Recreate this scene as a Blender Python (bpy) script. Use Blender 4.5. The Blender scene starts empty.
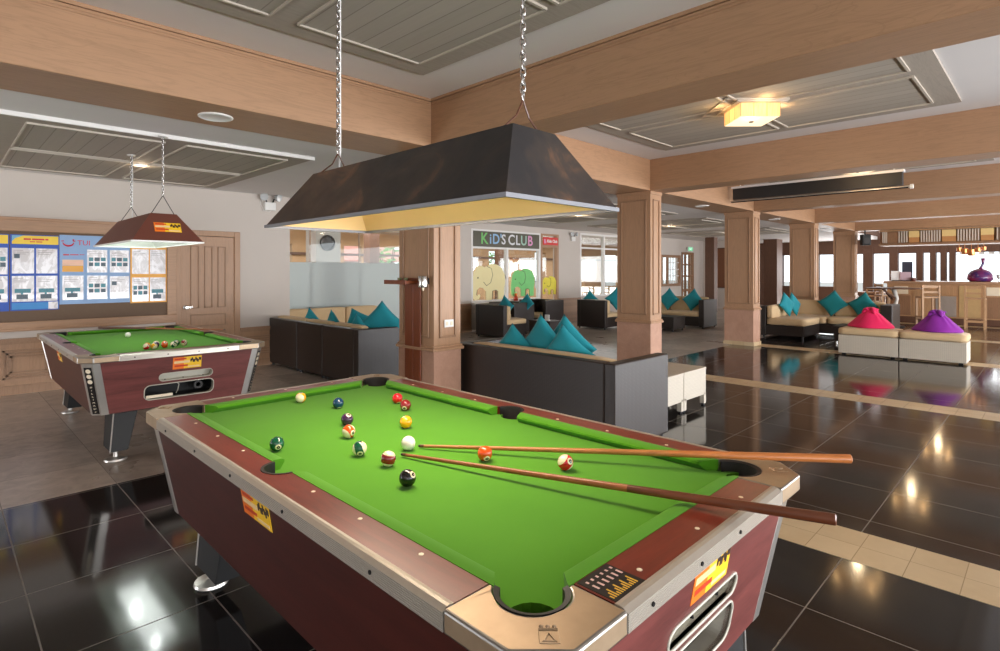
import bpy, bmesh, math, random
from mathutils import Vector, Matrix, Euler
from mathutils.geometry import tessellate_polygon
random.seed(7)
PI = math.pi
S = bpy.context.scene
COL = S.collection

# ------------------------------------------------------------------ camera
cam_d = bpy.data.cameras.new('camera'); cam = bpy.data.objects.new('camera', cam_d); COL.objects.link(cam)
CAM_H = 1.5
fx, fy = .7037, .7106                      # viewing direction on the floor plan
cam.location = (0, 0, CAM_H)
cam.rotation_euler = (PI/2, 0, math.atan2(fy, fx) - PI/2)
cam_d.sensor_width = 36; cam_d.lens = 36*.5615
cam_d.shift_x = .010; cam_d.shift_y = -.0545
cam_d.clip_start = .05; cam_d.clip_end = 300
S.camera = cam

# ------------------------------------------------------------------ colour management and exposure
S.view_settings.view_transform = 'Standard'; S.view_settings.look = 'None'
S.view_settings.gamma = 1; S.view_settings.use_curve_mapping = False
S.view_settings.exposure = EXPOSURE = 0.0

# ------------------------------------------------------------------ sky
W = bpy.data.worlds.new('sky'); S.world = W; W.use_nodes = True
_bg = W.node_tree.nodes['Background']; _bg.inputs[0].default_value = (.86, .94, 1, 1); _bg.inputs[1].default_value = 2.2
S.cycles.max_bounces = 8; S.cycles.diffuse_bounces = 5; S.cycles.glossy_bounces = 4
S.cycles.transparent_max_bounces = 12; S.cycles.transmission_bounces = 6
S.cycles.sample_clamp_indirect = 6; S.cycles.caustics_reflective = False; S.cycles.caustics_refractive = False
S.cycles.use_denoising = True

def area(name, loc, target, sx, sy, power, color=(1, 1, 1), spread=PI):
    d = bpy.data.lights.new(name, 'AREA'); d.shape = 'RECTANGLE'; d.size = sx; d.size_y = sy
    d.energy = power; d.color = color; d.spread = spread
    o = bpy.data.objects.new(name, d); COL.objects.link(o); o.location = loc
    o.rotation_euler = (Vector(target)-Vector(loc)).to_track_quat('-Z', 'Y').to_euler()
    return o
def bulb(name, loc, power, color, r=.03, parent=None):
    d = bpy.data.lights.new(name, 'POINT'); d.energy = power; d.color = color; d.shadow_soft_size = r
    o = bpy.data.objects.new(name, d); COL.objects.link(o); o.location = loc
    if parent: o.parent = parent
    return o
# daylight of the open terrace side (behind and to the right of the camera) and of the far windows, plus added fill lamps
area('terrace_daylight', (14, -6.9, 1.9), (14, 3, 1.3), 24, 2.2, 650, (.93, .96, 1))
area('ceiling_fill', (8, -6.2, .12), (8, -1, 3.2), 27, 1.4, 3200, (.96, .97, 1))      # added fill lamp near the floor, aimed up to brighten the ceilings
area('left_bay_fill', (-5.1, 7, .12), (-1.5, 7, 2.7), 1.2, 3.6, 260, (.93, .96, 1))  # added fill lamp out of view, lifts the dark left bay
area('beach_daylight', (25.7, 1.5, 1.6), (10, 1.5, 1.2), 12, 1.4, 200, (.95, .98, 1))
area('far_ceiling_fill', (25.0, 2, .12), (20, 3, 3.0), 14, 1.2, 500, (1, .96, .92))  # added fill lamp at floor level, aimed up at the far ceiling
area('playroom_fill', (10, 12.6, 2.66), (10, 12.3, 0), 20, 1.6, 800, (.97, .98, 1))  # added fill lamp without a fixture, lightens the frosted film from behind

# ------------------------------------------------------------------ helpers
def srgb(r, g, b):
    f = lambda c: (c/255/12.92) if c <= 10.3 else ((c/255+.055)/1.055)**2.4
    return (f(r), f(g), f(b), 1)
def tag(o, label=None, cat=None, group=None, kind=None):
    if label: o['label'] = label
    if cat: o['category'] = cat
    if group: o['group'] = group
    if kind: o['kind'] = kind
    return o
def empty(name, loc=(0, 0, 0), rz=0, label=None, cat=None, group=None):
    o = bpy.data.objects.new(name, None); COL.objects.link(o); o.location = loc; o.rotation_euler = (0, 0, rz)
    o.empty_display_size = .1
    return tag(o, label, cat, group)
def copy_tree(o, parent=None):
    c = o.copy(); COL.objects.link(c)
    if parent is not None: c.parent = parent
    for ch in list(o.children): copy_tree(ch, c)
    return c
def dup(o, loc, rz=None, label=None):
    c = copy_tree(o); c.location = loc
    if rz is not None: c.rotation_euler = (0, 0, rz)
    if label: c['label'] = label
    return c

class MB:
    """collects faces, then becomes ONE mesh object"""
    def __init__(s): s.v = []; s.f = []; s.m = []
    def add(s, vs, fs, m=0):
        n = len(s.v); s.v += [tuple(p) for p in vs]
        s.f += [tuple(i+n for i in f) for f in fs]; s.m += [m]*len(fs); return s
    def box(s, x0, x1, y0, y1, z0, z1, m=0):
        if x0 > x1: x0, x1 = x1, x0
        if y0 > y1: y0, y1 = y1, y0
        if z0 > z1: z0, z1 = z1, z0
        return s.add([(x0,y0,z0),(x1,y0,z0),(x1,y1,z0),(x0,y1,z0),(x0,y0,z1),(x1,y0,z1),(x1,y1,z1),(x0,y1,z1)],
            [(0,3,2,1),(4,5,6,7),(0,1,5,4),(1,2,6,5),(2,3,7,6),(3,0,4,7)], m)
    def cbox(s, c, d, m=0, M=None):
        b = MB().box(-d[0]/2, d[0]/2, -d[1]/2, d[1]/2, -d[2]/2, d[2]/2)
        T = Matrix.Translation(c) @ (M.to_4x4() if M else Matrix())
        return s.add([T @ Vector(p) for p in b.v], b.f, m)
    def loft(s, rings, m=0, cap0=True, cap1=True, closed=True):
        n = len(rings[0]); vs = [p for r in rings for p in r]; fs = []
        for k in range(len(rings)-1):
            for i in range(n if closed else n-1):
                j = (i+1) % n; fs.append((k*n+i, k*n+j, (k+1)*n+j, (k+1)*n+i))
        if cap0: fs.append(tuple(reversed(range(n))))
        if cap1: fs.append(tuple((len(rings)-1)*n+i for i in range(n)))
        return s.add(vs, fs, m)
    def tube(s, pts, r, n=8, m=0, closed=False):
        pts = [Vector(p) for p in pts]; L = len(pts); rings = []; up = None
        for i, p in enumerate(pts):
            if closed: t = pts[(i+1) % L]-pts[i-1]
            else: t = pts[min(i+1, L-1)]-pts[max(i-1, 0)]
            t.normalize()
            if up is None: up = Vector((0,0,1)) if abs(t.z) < .9 else Vector((1,0,0))
            a = t.cross(up)
            if a.length < 1e-5: a = t.cross(Vector((0,1,0)))
            a.normalize(); b = a.cross(t).normalized(); up = b
            rr = r[i] if isinstance(r, (list, tuple)) else r
            rings.append([p+a*math.cos(2*PI*k/n)*rr+b*math.sin(2*PI*k/n)*rr for k in range(n)])
        if closed: rings.append(rings[0]); return s.loft(rings, m, False, False)
        return s.loft(rings, m)
    def lathe(s, prof, n=24, c=(0,0,0), m=0):
        rings = [[(c[0]+r*math.cos(2*PI*k/n), c[1]+r*math.sin(2*PI*k/n), c[2]+z) for k in range(n)] for r, z in prof]
        return s.loft(rings, m)
    def prism(s, outer, holes=(), z0=0, z1=1, m=0, fn=None):
        """extruded polygon with holes; fn maps (a, b, h) to xyz"""
        fn = fn or (lambda a, b, h: (a, b, h))
        def area2(p): return sum(p[i][0]*p[(i+1)%len(p)][1]-p[(i+1)%len(p)][0]*p[i][1] for i in range(len(p)))
        outer = list(outer) if area2(outer) > 0 else list(reversed(outer))
        hs = [list(h) if area2(h) < 0 else list(reversed(h)) for h in holes]
        loops = [outer]+hs; flat = [p for l in loops for p in l]
        tris = tessellate_polygon([[Vector((p[0], p[1], 0)) for p in l] for l in loops]); N = len(flat)
        vs = [fn(p[0], p[1], z0) for p in flat]+[fn(p[0], p[1], z1) for p in flat]; fs = []
        for t in tris:
            a, b, c = [flat[i] for i in t]
            ccw = (b[0]-a[0])*(c[1]-a[1])-(b[1]-a[1])*(c[0]-a[0]) > 0
            t = tuple(t) if ccw else tuple(reversed(t))
            fs.append(tuple(i+N for i in t)); fs.append(tuple(reversed(t)))
        k = 0
        for l in loops:
            n = len(l)
            for i in range(n):
                j = (i+1) % n; fs.append((k+i, k+j, N+k+j, N+k+i))
            k += n
        return s.add(vs, fs, m)
    def grid(s, fn, nu, nv, m=0, closed_u=False):
        vs = [fn(i/(nu if closed_u else nu-1), j/(nv-1)) for j in range(nv) for i in range(nu)]; fs = []
        for j in range(nv-1):
            for i in range(nu if closed_u else nu-1):
                k = (i+1) % nu; fs.append((j*nu+i, j*nu+k, (j+1)*nu+k, (j+1)*nu+i))
        return s.add(vs, fs, m)
    def ball(s, c, r, nu=24, nv=14, m=0, sc=(1,1,1)):
        return s.grid(lambda u, v: (c[0]+sc[0]*r*math.cos(2*PI*u)*math.sin(PI*(v*.998+.001)), c[1]+sc[1]*r*math.sin(2*PI*u)*math.sin(PI*(v*.998+.001)), c[2]-sc[2]*r*math.cos(PI*(v*.998+.001))), nu, nv, m, True)
    def text(s, txt, size, M, m=0, depth=.002, align='CENTER', bold=0):
        cu = bpy.data.curves.new('lettering', 'FONT'); cu.body = txt; cu.size = size; cu.extrude = depth/2; cu.align_x = align; cu.align_y = 'CENTER'; cu.offset = bold
        cu.resolution_u = 3
        o = bpy.data.objects.new('lettering', cu); COL.objects.link(o)
        me = bpy.data.meshes.new_from_object(o.evaluated_get(bpy.context.evaluated_depsgraph_get()))
        s.add([M @ v.co for v in me.vertices], [tuple(p.vertices) for p in me.polygons], m)
        bpy.data.objects.remove(o); bpy.data.curves.remove(cu); bpy.data.meshes.remove(me); return s
    def xf(s, M): s.v = [tuple(M @ Vector(p)) for p in s.v]; return s
    def build(s, name, mats, parent=None, loc=None, rot=None, smooth=0, bevel=0, seg=2, sub=0, weld=False):
        me = bpy.data.meshes.new(name); me.from_pydata(s.v, [], s.f)
        for mt in (mats if isinstance(mats, (list, tuple)) else [mats]): me.materials.append(mt)
        for p, k in zip(me.polygons, s.m): p.material_index = k
        bm = bmesh.new(); bm.from_mesh(me)
        if weld: bmesh.ops.remove_doubles(bm, verts=bm.verts, dist=1e-5)
        bmesh.ops.recalc_face_normals(bm, faces=bm.faces); bm.to_mesh(me); bm.free()
        if smooth:
            for p in me.polygons: p.use_smooth = True
            if smooth is not True: me.set_sharp_from_angle(angle=math.radians(smooth))
        o = bpy.data.objects.new(name, me); COL.objects.link(o)
        if parent is not None: o.parent = parent
        if loc is not None: o.location = loc
        if rot is not None: o.rotation_euler = rot
        if bevel:
            b = o.modifiers.new('bevel', 'BEVEL'); b.width = bevel; b.segments = seg; b.limit_method = 'ANGLE'; b.angle_limit = .6
        if sub:
            b = o.modifiers.new('sub', 'SUBSURF'); b.levels = sub; b.render_levels = sub
        return o

# ------------------------------------------------------------------ procedural materials
class NT:
    def __init__(s, name):
        s.mat = bpy.data.materials.new(name); s.mat.use_nodes = True; s.t = s.mat.node_tree
        s.b = s.t.nodes['Principled BSDF']; s.out = s.t.nodes['Material Output']
    def n(s, typ, **kw):
        nd = s.t.nodes.new(typ)
        for k, v in kw.items():
            if hasattr(nd, k) and not k.startswith('i_'): setattr(nd, k, v)
        return nd
    def set(s, sock, v):
        if hasattr(v, 'is_output') or isinstance(v, bpy.types.NodeSocket): s.t.links.new(v, sock)
        else: sock.default_value = v
    def math(s, op, a, b=0, c=None):
        nd = s.t.nodes.new('ShaderNodeMath'); nd.operation = op; s.set(nd.inputs[0], a); s.set(nd.inputs[1], b)
        if c is not None: s.set(nd.inputs[2], c)
        return nd.outputs[0]
    def mix(s, fac, a, b):
        nd = s.t.nodes.new('ShaderNodeMix'); nd.data_type = 'RGBA'; s.set(nd.inputs[0], fac); s.set(nd.inputs[6], a); s.set(nd.inputs[7], b); return nd.outputs[2]
    def coord(s, kind='Object', scale=(1,1,1), loc=(0,0,0)):
        tc = s.t.nodes.new('ShaderNodeTexCoord'); mp = s.t.nodes.new('ShaderNodeMapping')
        s.t.links.new(tc.outputs[kind], mp.inputs[0]); mp.inputs['Scale'].default_value = scale; mp.inputs['Location'].default_value = loc; return mp.outputs[0]
    def geo(s, scale=(1,1,1)):
        g = s.t.nodes.new('ShaderNodeNewGeometry'); mp = s.t.nodes.new('ShaderNodeMapping')
        s.t.links.new(g.outputs['Position'], mp.inputs[0]); mp.inputs['Scale'].default_value = scale; return mp.outputs[0]
    def noise(s, vec, scale=5, detail=3, rough=.55, dist=0):
        nd = s.t.nodes.new('ShaderNodeTexNoise'); s.set(nd.inputs['Vector'], vec); nd.inputs['Scale'].default_value = scale
        nd.inputs['Detail'].default_value = detail; nd.inputs['Roughness'].default_value = rough; nd.inputs['Distortion'].default_value = dist; return nd.outputs['Fac']
    def ramp(s, fac, stops):
        nd = s.t.nodes.new('ShaderNodeValToRGB'); s.set(nd.inputs[0], fac); e = nd.color_ramp.elements
        while len(e) < len(stops): e.new(.5)
        for q, (p, c) in zip(e, stops): q.position = p; q.color = c
        return nd.outputs[0]
    def sep(s, vec):
        nd = s.t.nodes.new('ShaderNodeSeparateXYZ'); s.set(nd.inputs[0], vec); return nd.outputs
    def bump(s, h, strength=.2, dist=.01):
        nd = s.t.nodes.new('ShaderNodeBump'); nd.inputs['Strength'].default_value = strength; nd.inputs['Distance'].default_value = dist
        s.set(nd.inputs['Height'], h); s.t.links.new(nd.outputs[0], s.b.inputs['Normal'])
    def p(s, color=None, rough=None, metal=None, spec=None, **kw):
        if color is not None: s.set(s.b.inputs['Base Color'], color)
        if rough is not None: s.set(s.b.inputs['Roughness'], rough)
        if metal is not None: s.b.inputs['Metallic'].default_value = metal
        if spec is not None: s.b.inputs['Specular IOR Level'].default_value = spec
        for k, v in kw.items(): s.set(s.b.inputs[k.replace('_', ' ')], v)
        return s.mat
def dark(c, k): return (c[0]*k, c[1]*k, c[2]*k, 1)
def plain(name, c, rough=.5, metal=0, var=.12, scale=9, spec=.5):
    t = NT(name); f = t.noise(t.coord(), scale, 3)
    return t.p(t.mix(f, dark(c, 1-var), dark(c, 1+var)), rough, metal, spec)
def wood(name, c, axis=0, rough=.45, contrast=.28, scale=1.0, glob=False):
    """straight grained veneer with soft cathedral figure, grain along the given axis"""
    t = NT(name); sc = [7*scale]*3; sc[axis] = .55*scale
    v = t.geo(sc) if glob else t.coord('Object', sc)
    f1 = t.noise(v, 1.4, 4, .6, 1.2); f2 = t.noise(v, 9, 5, .7, .3)
    rings = t.math('ABSOLUTE', t.math('SUBTRACT', t.math('FRACT', t.math('MULTIPLY', f1, 7.0)), .5))
    f = t.math('ADD', t.math('MULTIPLY', rings, .7), t.math('MULTIPLY', f2, .65))
    fig = t.noise(v, .55, 2, .5, 2.2); band = t.math('ABSOLUTE', t.math('SUBTRACT', t.math('FRACT', t.math('MULTIPLY', fig, 22.0)), .5))
    col = t.ramp(f, [(.2, dark(c, 1-contrast)), (.5, c), (.85, dark(c, 1+contrast*.45))])
    col = t.mix(t.math('MULTIPLY', t.math('LESS_THAN', band, .06), min(.8, contrast*1.7)), col, dark(c, .72))
    t.bump(f2, .06, .004)
    return t.p(col, rough)
def emit(name, c, strength):
    t = NT(name); t.p((0,0,0,1), .6); t.b.inputs['Emission Color'].default_value = c; t.b.inputs['Emission Strength'].default_value = strength
    return t.mat
def wicker(name, c, scale=1.0, rough=.42):
    t = NT(name); x, y, z = t.sep(t.coord('Object', (1,1,1)))
    s = t.math('ADD', x, y)
    w1 = t.math('SINE', t.math('MULTIPLY', z, 560*scale)); cell = t.math('SINE', t.math('MULTIPLY', s, 300*scale))
    h = t.math('MULTIPLY', t.math('ADD', w1, 1), t.math('ADD', t.math('MULTIPLY', cell, .35), .65))
    n = t.noise(t.coord('Object', (3,3,60)), 2, 2)
    col = t.mix(t.math('MULTIPLY', h, .35), dark(c, .72), dark(c, 1.15))
    col = t.mix(t.math('MULTIPLY', n, .35), col, dark(c, 1.35))
    t.bump(h, .22, .002); return t.p(col, rough)
def fabric(name, c, rough=.85, scale=1.0, var=.10):
    t = NT(name); v = t.coord('Object'); f = t.noise(v, 420*scale, 2); g = t.noise(v, 6, 3)
    t.bump(f, .12, .002)
    t.b.inputs['Sheen Weight'].default_value = .15
    return t.p(t.mix(t.math('ADD', t.math('MULTIPLY', f, .5), t.math('MULTIPLY', g, .5)), dark(c, 1-var), dark(c, 1+var)), rough, spec=.25)
def glass_pane(name, tint=(1,1,1,1), refl=.10):
    t = NT(name); tr = t.n('ShaderNodeBsdfTransparent'); tr.inputs[0].default_value = tint
    gl = t.n('ShaderNodeBsdfGlossy'); gl.inputs['Roughness'].default_value = .02
    lw = t.n('ShaderNodeLayerWeight'); lw.inputs[0].default_value = .35
    mx = t.n('ShaderNodeMixShader'); t.t.links.new(t.math('ADD', t.math('MULTIPLY', lw.outputs['Fresnel'], .30), refl), mx.inputs[0])
    t.t.links.new(tr.outputs[0], mx.inputs[1]); t.t.links.new(gl.outputs[0], mx.inputs[2]); t.t.links.new(mx.outputs[0], t.out.inputs[0])
    return t.mat

C_OAK = srgb(174, 135, 103)
M = {}
M['oak_x'] = wood('oak veneer along beam', C_OAK, 0, .42, .16, 1, True)
M['oak_y'] = wood('oak veneer across room', dark(C_OAK, .94), 1, .42, .16, 1, True)
M['oak_z'] = wood('oak veneer upright', C_OAK, 2, .42, .14, 1, True)
M['oak_o'] = wood('oak veneer panel', C_OAK, 2, .42, .14)
M['plaster'] = plain('painted plaster wall', srgb(205, 195, 186), .75, 0, .03, 2)
M['ceil_paint'] = plain('painted ceiling', srgb(226, 222, 220), .7, 0, .03, 2)
M['grey_wood'] = None
def planks(name, c, axis):
    t = NT(name); g = t.geo(); x = t.sep(g)[1-axis]
    fr = t.math('FRACT', t.math('DIVIDE', x, .145))
    line = t.math('LESS_THAN', fr, .05)
    idn = t.math('FLOOR', t.math('DIVIDE', x, .145))
    sc = [14,14,14]; sc[axis] = .9
    f = t.noise(t.geo(sc), 2.4, 4, .65, .5)
    wn = t.n('ShaderNodeTexWhiteNoise'); wn.noise_dimensions = '1D'; t.set(wn.inputs['W'], idn)
    k = t.math('ADD', t.math('MULTIPLY', f, .6), t.math('MULTIPLY', wn.outputs[0], .4))
    col = t.mix(k, dark(c, .84), dark(c, 1.14)); col = t.mix(line, col, dark(c, .6))
    t.bump(t.math('SUBTRACT', 1, line), .3, .004)
    return t.p(col, .75)
M['plank_x'] = planks('grey washed ceiling boards', srgb(172, 163, 151), 0)
M['plank_y'] = planks('grey washed ceiling boards across', srgb(172, 163, 151), 1)
M['oak_shade'] = wood('shade-toned oak moulding', dark(C_OAK, .84), 2, .45, .14)  # oak darkened so the mouldings read as lines of shade
M['grey_frame'] = wood('grey washed frame', srgb(172, 162, 150), 0, .75, .12, 1, True)
M['batten'] = plain('pale batten', srgb(196, 186, 172), .55, 0, .04)
M['white_trim'] = plain('white enamel', srgb(235, 232, 228), .4, 0, .03)
M['stone_base'] = None
def stone(name, a, b, scale, rough):
    t = NT(name); g = t.geo(); f = t.noise(g, scale, 6, .65, .6); h = t.noise(g, scale*9, 3)
    return t.p(t.mix(t.math('ADD', t.math('MULTIPLY', f, .75), t.math('MULTIPLY', h, .3)), a, b), rough)
M['stone_base'] = stone('rose sandstone plinth', srgb(150, 108, 86), srgb(206, 164, 140), 5, .5)
def tiles(name, a, b, grout, sx, ox, sy, oy, rough, gw=.006, nscale=2.2):
    t = NT(name); x, y, z = t.sep(t.geo())
    u = t.math('DIVIDE', t.math('SUBTRACT', x, ox-100*sx), sx); v = t.math('DIVIDE', t.math('SUBTRACT', y, oy-100*sy), sy)
    def edge(q, s_): return t.math('GREATER_THAN', t.math('ABSOLUTE', t.math('SUBTRACT', t.math('FRACT', q), .5)), .5-gw/s_/2)
    g = t.math('MAXIMUM', edge(u, sx), edge(v, sy))
    wn = t.n('ShaderNodeTexWhiteNoise'); wn.noise_dimensions = '2D'
    cb = t.n('ShaderNodeCombineXYZ'); t.set(cb.inputs[0], t.math('FLOOR', u)); t.set(cb.inputs[1], t.math('FLOOR', v)); t.t.links.new(cb.outputs[0], wn.inputs['Vector'])
    f = t.noise(t.geo((1,1,1)), nscale, 6, .65, .8)
    k = t.math('ADD', t.math('MULTIPLY', f, .8), t.math('MULTIPLY', t.math('SUBTRACT', wn.outputs[0], .5), .25))
    col = t.mix(g, t.mix(k, a, b), grout)
    rg = t.math('ADD', t.math('MULTIPLY', g, .4), t.math('ADD', rough-.03, t.math('MULTIPLY', t.noise(t.geo(), 1.3, 4), .07)))
    t.bump(t.math('SUBTRACT', 1, g), .15, .002)
    return t.p(col, rg)
M['black_tile'] = tiles('polished black tile', srgb(19, 18, 18), srgb(48, 43, 42), srgb(120, 112, 104), .6145, .303, .6425, .79, .09)
M['grey_tile'] = tiles('grey brown granite', srgb(96, 85, 76), srgb(226, 210, 196), srgb(124, 114, 105), .6145, .303, .6425, .15, .28, .004, 7)
M['cream_tile'] = tiles('cream marble tile', srgb(184, 158, 120), srgb(222, 200, 164), srgb(160, 136, 104), .2075, 3.37, .217, .1, .3, .004, 3)
M['kerb'] = plain('dark outdoor paving', srgb(150, 145, 138), .8, 0, .1, 3)
M['glass'] = glass_pane('clear glass', (.96, .98, .97, 1), .015)
M['frost'] = None
t = NT('frosted film'); t.p(srgb(214, 219, 217), .45); t.b.inputs['Transmission Weight'].default_value = .0
tl = t.n('ShaderNodeBsdfTranslucent'); tl.inputs[0].default_value = srgb(215, 222, 222)
mx = t.n('ShaderNodeMixShader'); mx.inputs[0].default_value = .5
t.t.links.new(t.b.outputs[0], mx.inputs[1]); t.t.links.new(tl.outputs[0], mx.inputs[2]); t.t.links.new(mx.outputs[0], t.out.inputs[0]); M['frost'] = t.mat
M['brown_wood'] = wood('dark brown timber', srgb(98, 66, 48), 2, .5, .25, 1, True)
M['mid_wood'] = wood('mid brown timber', srgb(150, 112, 82), 2, .5, .2, 1)
M['edge_alloy'] = plain('polished alloy edge', srgb(150, 146, 140), .3, .9, .05)
M['rim_grey'] = plain('blue grey enamel rim', srgb(120, 122, 128), .4, .3, .05)
M['dark_metal'] = plain('dark metal', srgb(40, 38, 38), .4, .6)
M['chrome'] = plain('chrome', srgb(205, 203, 200), .2, 1, .05)
M['brushed'] = plain('brushed aluminium', srgb(202, 198, 192), .34, .85, .07, 30)
M['black'] = plain('black plastic', srgb(18, 17, 17), .6, 0, .1)
M['white'] = plain('white plastic', srgb(236, 234, 230), .4, 0, .03)
M['lens'] = plain('clear lamp lens', srgb(210, 212, 212), .1, .3, .03)
# ================================================================== THE SETTING
def struct(name, mb, mats, **k):
    o = mb.build(name, mats, **k); o['kind'] = 'structure'; return o
CZ, LZ, SZ = 3.16, 2.72, 2.70            # high ceiling, low ceiling, beam undersides
BX = [(-.68, -.26), (3.42, 3.85), (7.58, 8.0), (11.65, 12.08), (15.66, 16.08), (19.64, 20.05)]
CXS = [(3.455, 3.80), (7.59, 7.915), (11.615, 11.97), (15.62, 15.98), (19.62, 19.95)]
YR0, YR1 = 4.265, 4.90
struct('floor', MB().box(-5.6, 26, -7, 4.67, -.1, 0), M['black_tile'])
struct('floor_lounge', MB().box(-5.6, 26, 4.67, 15, -.1, 0), M['grey_tile'])
struct('ground', MB().box(-40, 90, -60, 60, -.2, -.1), M['kerb'])
for i, (a, b) in enumerate([(3.375, 3.78), (7.54, 7.95), (11.66, 12.09), (15.66, 16.08), (19.64, 20.05)]):
    struct('trim_%d' % (i+1), MB().box(a, b, -7, YR0, -.01, .0025), M['cream_tile'])
struct('ceiling', MB().box(-5.6, 26, -7, 4.9, CZ, CZ+.12), M['ceil_paint'])
struct('ceiling_lounge', MB().box(-5.6, 26, 4.9, 15, LZ, LZ+.12), M['ceil_paint'])
struct('ceiling_beam', MB().box(-5.6, 20.3, YR0, YR1, SZ, CZ), M['oak_x'], bevel=.004, seg=1)
for a, b in BX: struct('ceiling_beam', MB().box(a, b, -7, YR0+.002, SZ, CZ), M['oak_y'], bevel=.004, seg=1)
# crown mouldings of the first bay
mb = MB()
for k, (z, d) in enumerate([(3.135, .02), (3.112, .012), (3.095, .006)]): mb.box(-.26, 3.42, YR0-d, YR0, z, z+.018 if k else CZ)
struct('trim_6', mb, M['oak_x'])
mb = MB()
for k, (z, d) in enumerate([(3.135, .02), (3.112, .012), (3.095, .006)]): mb.box(3.42-d, 3.42, -7, YR0, z, z+.018 if k else CZ)
struct('trim_7', mb, M['oak_y'])
# ceiling boards: panel with four framed fields of planks
def ceil_panel(x0, x1, y0, y1, z, diamond=False):
    t = .022; mb = MB().box(x0, x1, y0, y1, z-t, z)
    o = struct('ceiling_panel', mb, M['grey_frame'])
    xm, ym = (x0+x1)/2, (y0+y1)/2; fr = MB(); bt = MB()
    for (a, b) in ((x0+.2, xm-.095), (xm+.095, x1-.2)):
        for (c, d) in ((y0+.2, ym-.05), (ym+.05, y1-.2)):
            fr.box(a, b, c, d, z-t-.004, z-t+.001)
            for q in ((a-.007, a+.007, c, d), (b-.007, b+.007, c, d), (a, b, c-.010, c+.010), (a, b, d-.010, d+.010)):
                bt.box(*q, z-t-.016, z-t)
    struct('ceiling_boards', fr, M['plank_y' if not diamond else 'plank_y'], parent=o)
    if diamond:
        r = .42
        bt2 = MB()
        pts = [(xm+r, ym), (xm, ym+r), (xm-r, ym), (xm, ym-r)]
        bt2.prism(pts, (), z-t-.007, z-t)
        struct('rosette_board', bt2, M['grey_frame'], parent=o)
        for k in range(4):
            p, q = pts[k], pts[(k+1) % 4]; bt.tube([(p[0], p[1], z-t-.008), (q[0], q[1], z-t-.008)], .010, 6)
    struct('batten', bt, M['batten'], parent=o)  # pale strips stand in for light caught on the field edges
    return o
ceil_panel(.32, 2.91, .65, 3.73, CZ)
ceil_panel(4.40, 7.08, .65, 3.75, CZ, True)
ceil_panel(8.5, 11.15, .65, 3.75, CZ, True)
ceil_panel(12.55, 15.2, .65, 3.75, CZ)
ceil_panel(4.40, 7.08, -3.6, -.5, CZ); ceil_panel(.32, 2.91, -3.6, -.5, CZ)
o = ceil_panel(.33, 2.90, 5.62, 8.6, LZ)
struct('trim_8', MB().box(.33, 2.90, 5.595, 5.622, LZ-.035, LZ), M['white_trim'])  # white strip paints the light on the panel's near edge
for a, b in ((4.4, 7.1), (8.45, 11.15), (12.5, 15.2), (16.5, 19.2)): ceil_panel(a, b, 5.62, 8.9, LZ)

ceil_panel(16.5, 19.2, .65, 3.75, CZ)
# columns: sandstone plinth, dado moulding, panelled oak shaft
for (x0, x1) in CXS:
    y0, y1 = YR0, 4.835
    root = struct('column', MB().box(x0, x1, y0, y1, .73, SZ), M['oak_z'])
    struct('plinth', MB().box(x0-.004, x1+.004, y0-.004, y1+.004, 0, .715), M['stone_base'], parent=root)
    d = MB()
    d.box(x0-.028, x1+.028, y0-.028, y1+.028, .712, .742); d.box(x0-.016, x1+.016, y0-.016, y1+.016, .742, .765)
    d.box(x0-.012, x1+.012, y0-.012, y1+.012, SZ-.05, SZ)
    struct('moulding', d, M['oak_o'], parent=root, bevel=.006)
    pm = MB()
    for (a0, a1, ax, side) in ((x0, x1, 0, y0), (x0, x1, 0, y1), (y0, y1, 1, x0), (y0, y1, 1, x1)):
        sgn = -1 if side in (x0, y0) else 1; e = .065; lo, hi = a0+e, a1-e; zl, zh = .84, SZ-.12
        def bar(p, q, z, w):
            if ax == 0: pm.box(p, q, side, side+sgn*.016, z, w)
            else: pm.box(side, side+sgn*.016, p, q, z, w)
        g = .022
        bar(lo, hi, zl, zl+g); bar(lo, hi, zh-g, zh); bar(lo, lo+g, zl, zh); bar(hi-g, hi, zl, zh)
    struct('panel_moulding', pm, M['oak_shade'], parent=root, bevel=.006)
    sk = MB().box(x0-.02, x1+.02, y0-.02, y1+.02, 0, .075); struct('skirting', sk, M['cream_tile'], parent=root)

struct('wall_unseen', MB().box(-5.8, -5.6, -7, 5, 0, CZ).box(-5.8, -5.6, 8.9, 15, 0, CZ).box(-5.8, -5.6, 5, 8.9, 2.3, CZ), M['plaster'])  # wall out of view, opening added to let light into the left bay
# wall on the left with notice board and door
WY = 8.926
wl = MB().box(-5.6, 2.53, WY, WY+.16, 0, LZ).box(3.30, 4.18, WY, WY+.16, 0, LZ).box(2.53, 3.30, WY, WY+.16, 2.02, LZ).box(4.03, 4.175, WY+.162, 10.3, 0, LZ)
struct('wall_left', wl, M['plaster'])
def wainscot(name, x0, x1, y, top, n):
    w = MB().box(x0, x1, y-.018, y, 0, top); o = struct(name, w, M['oak_o'])
    m = MB().box(x0, x1, y-.045, y, top-.02, top+.02).box(x0, x1, y-.03, y, top-.05, top-.02).box(x0, x1, y-.032, y, 0, .11)
    st = (x1-x0)/n
    for k in range(n):
        a, b = x0+k*st+.07, x0+(k+1)*st-.07; c, d = .19, top-.12
        for q in range(3):
            e = q*.035; g = .02
            for (p0, p1, r0, r1) in ((a+e, b-e, c+e, c+e+g), (a+e, b-e, d-e-g, d-e), (a+e, a+e+g, c+e, d-e), (b-e-g, b-e, c+e, d-e)):
                m.box(p0, p1, y-.018-.02+q*.005, y-.018, r0, r1)
    struct('wainscot_moulding', m, M['oak_shade'], parent=o)
wainscot('trim_9', -2.0, 2.40, WY, .66, 7)
wainscot('trim_10', 3.37, 4.18, WY, .60, 1)
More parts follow.
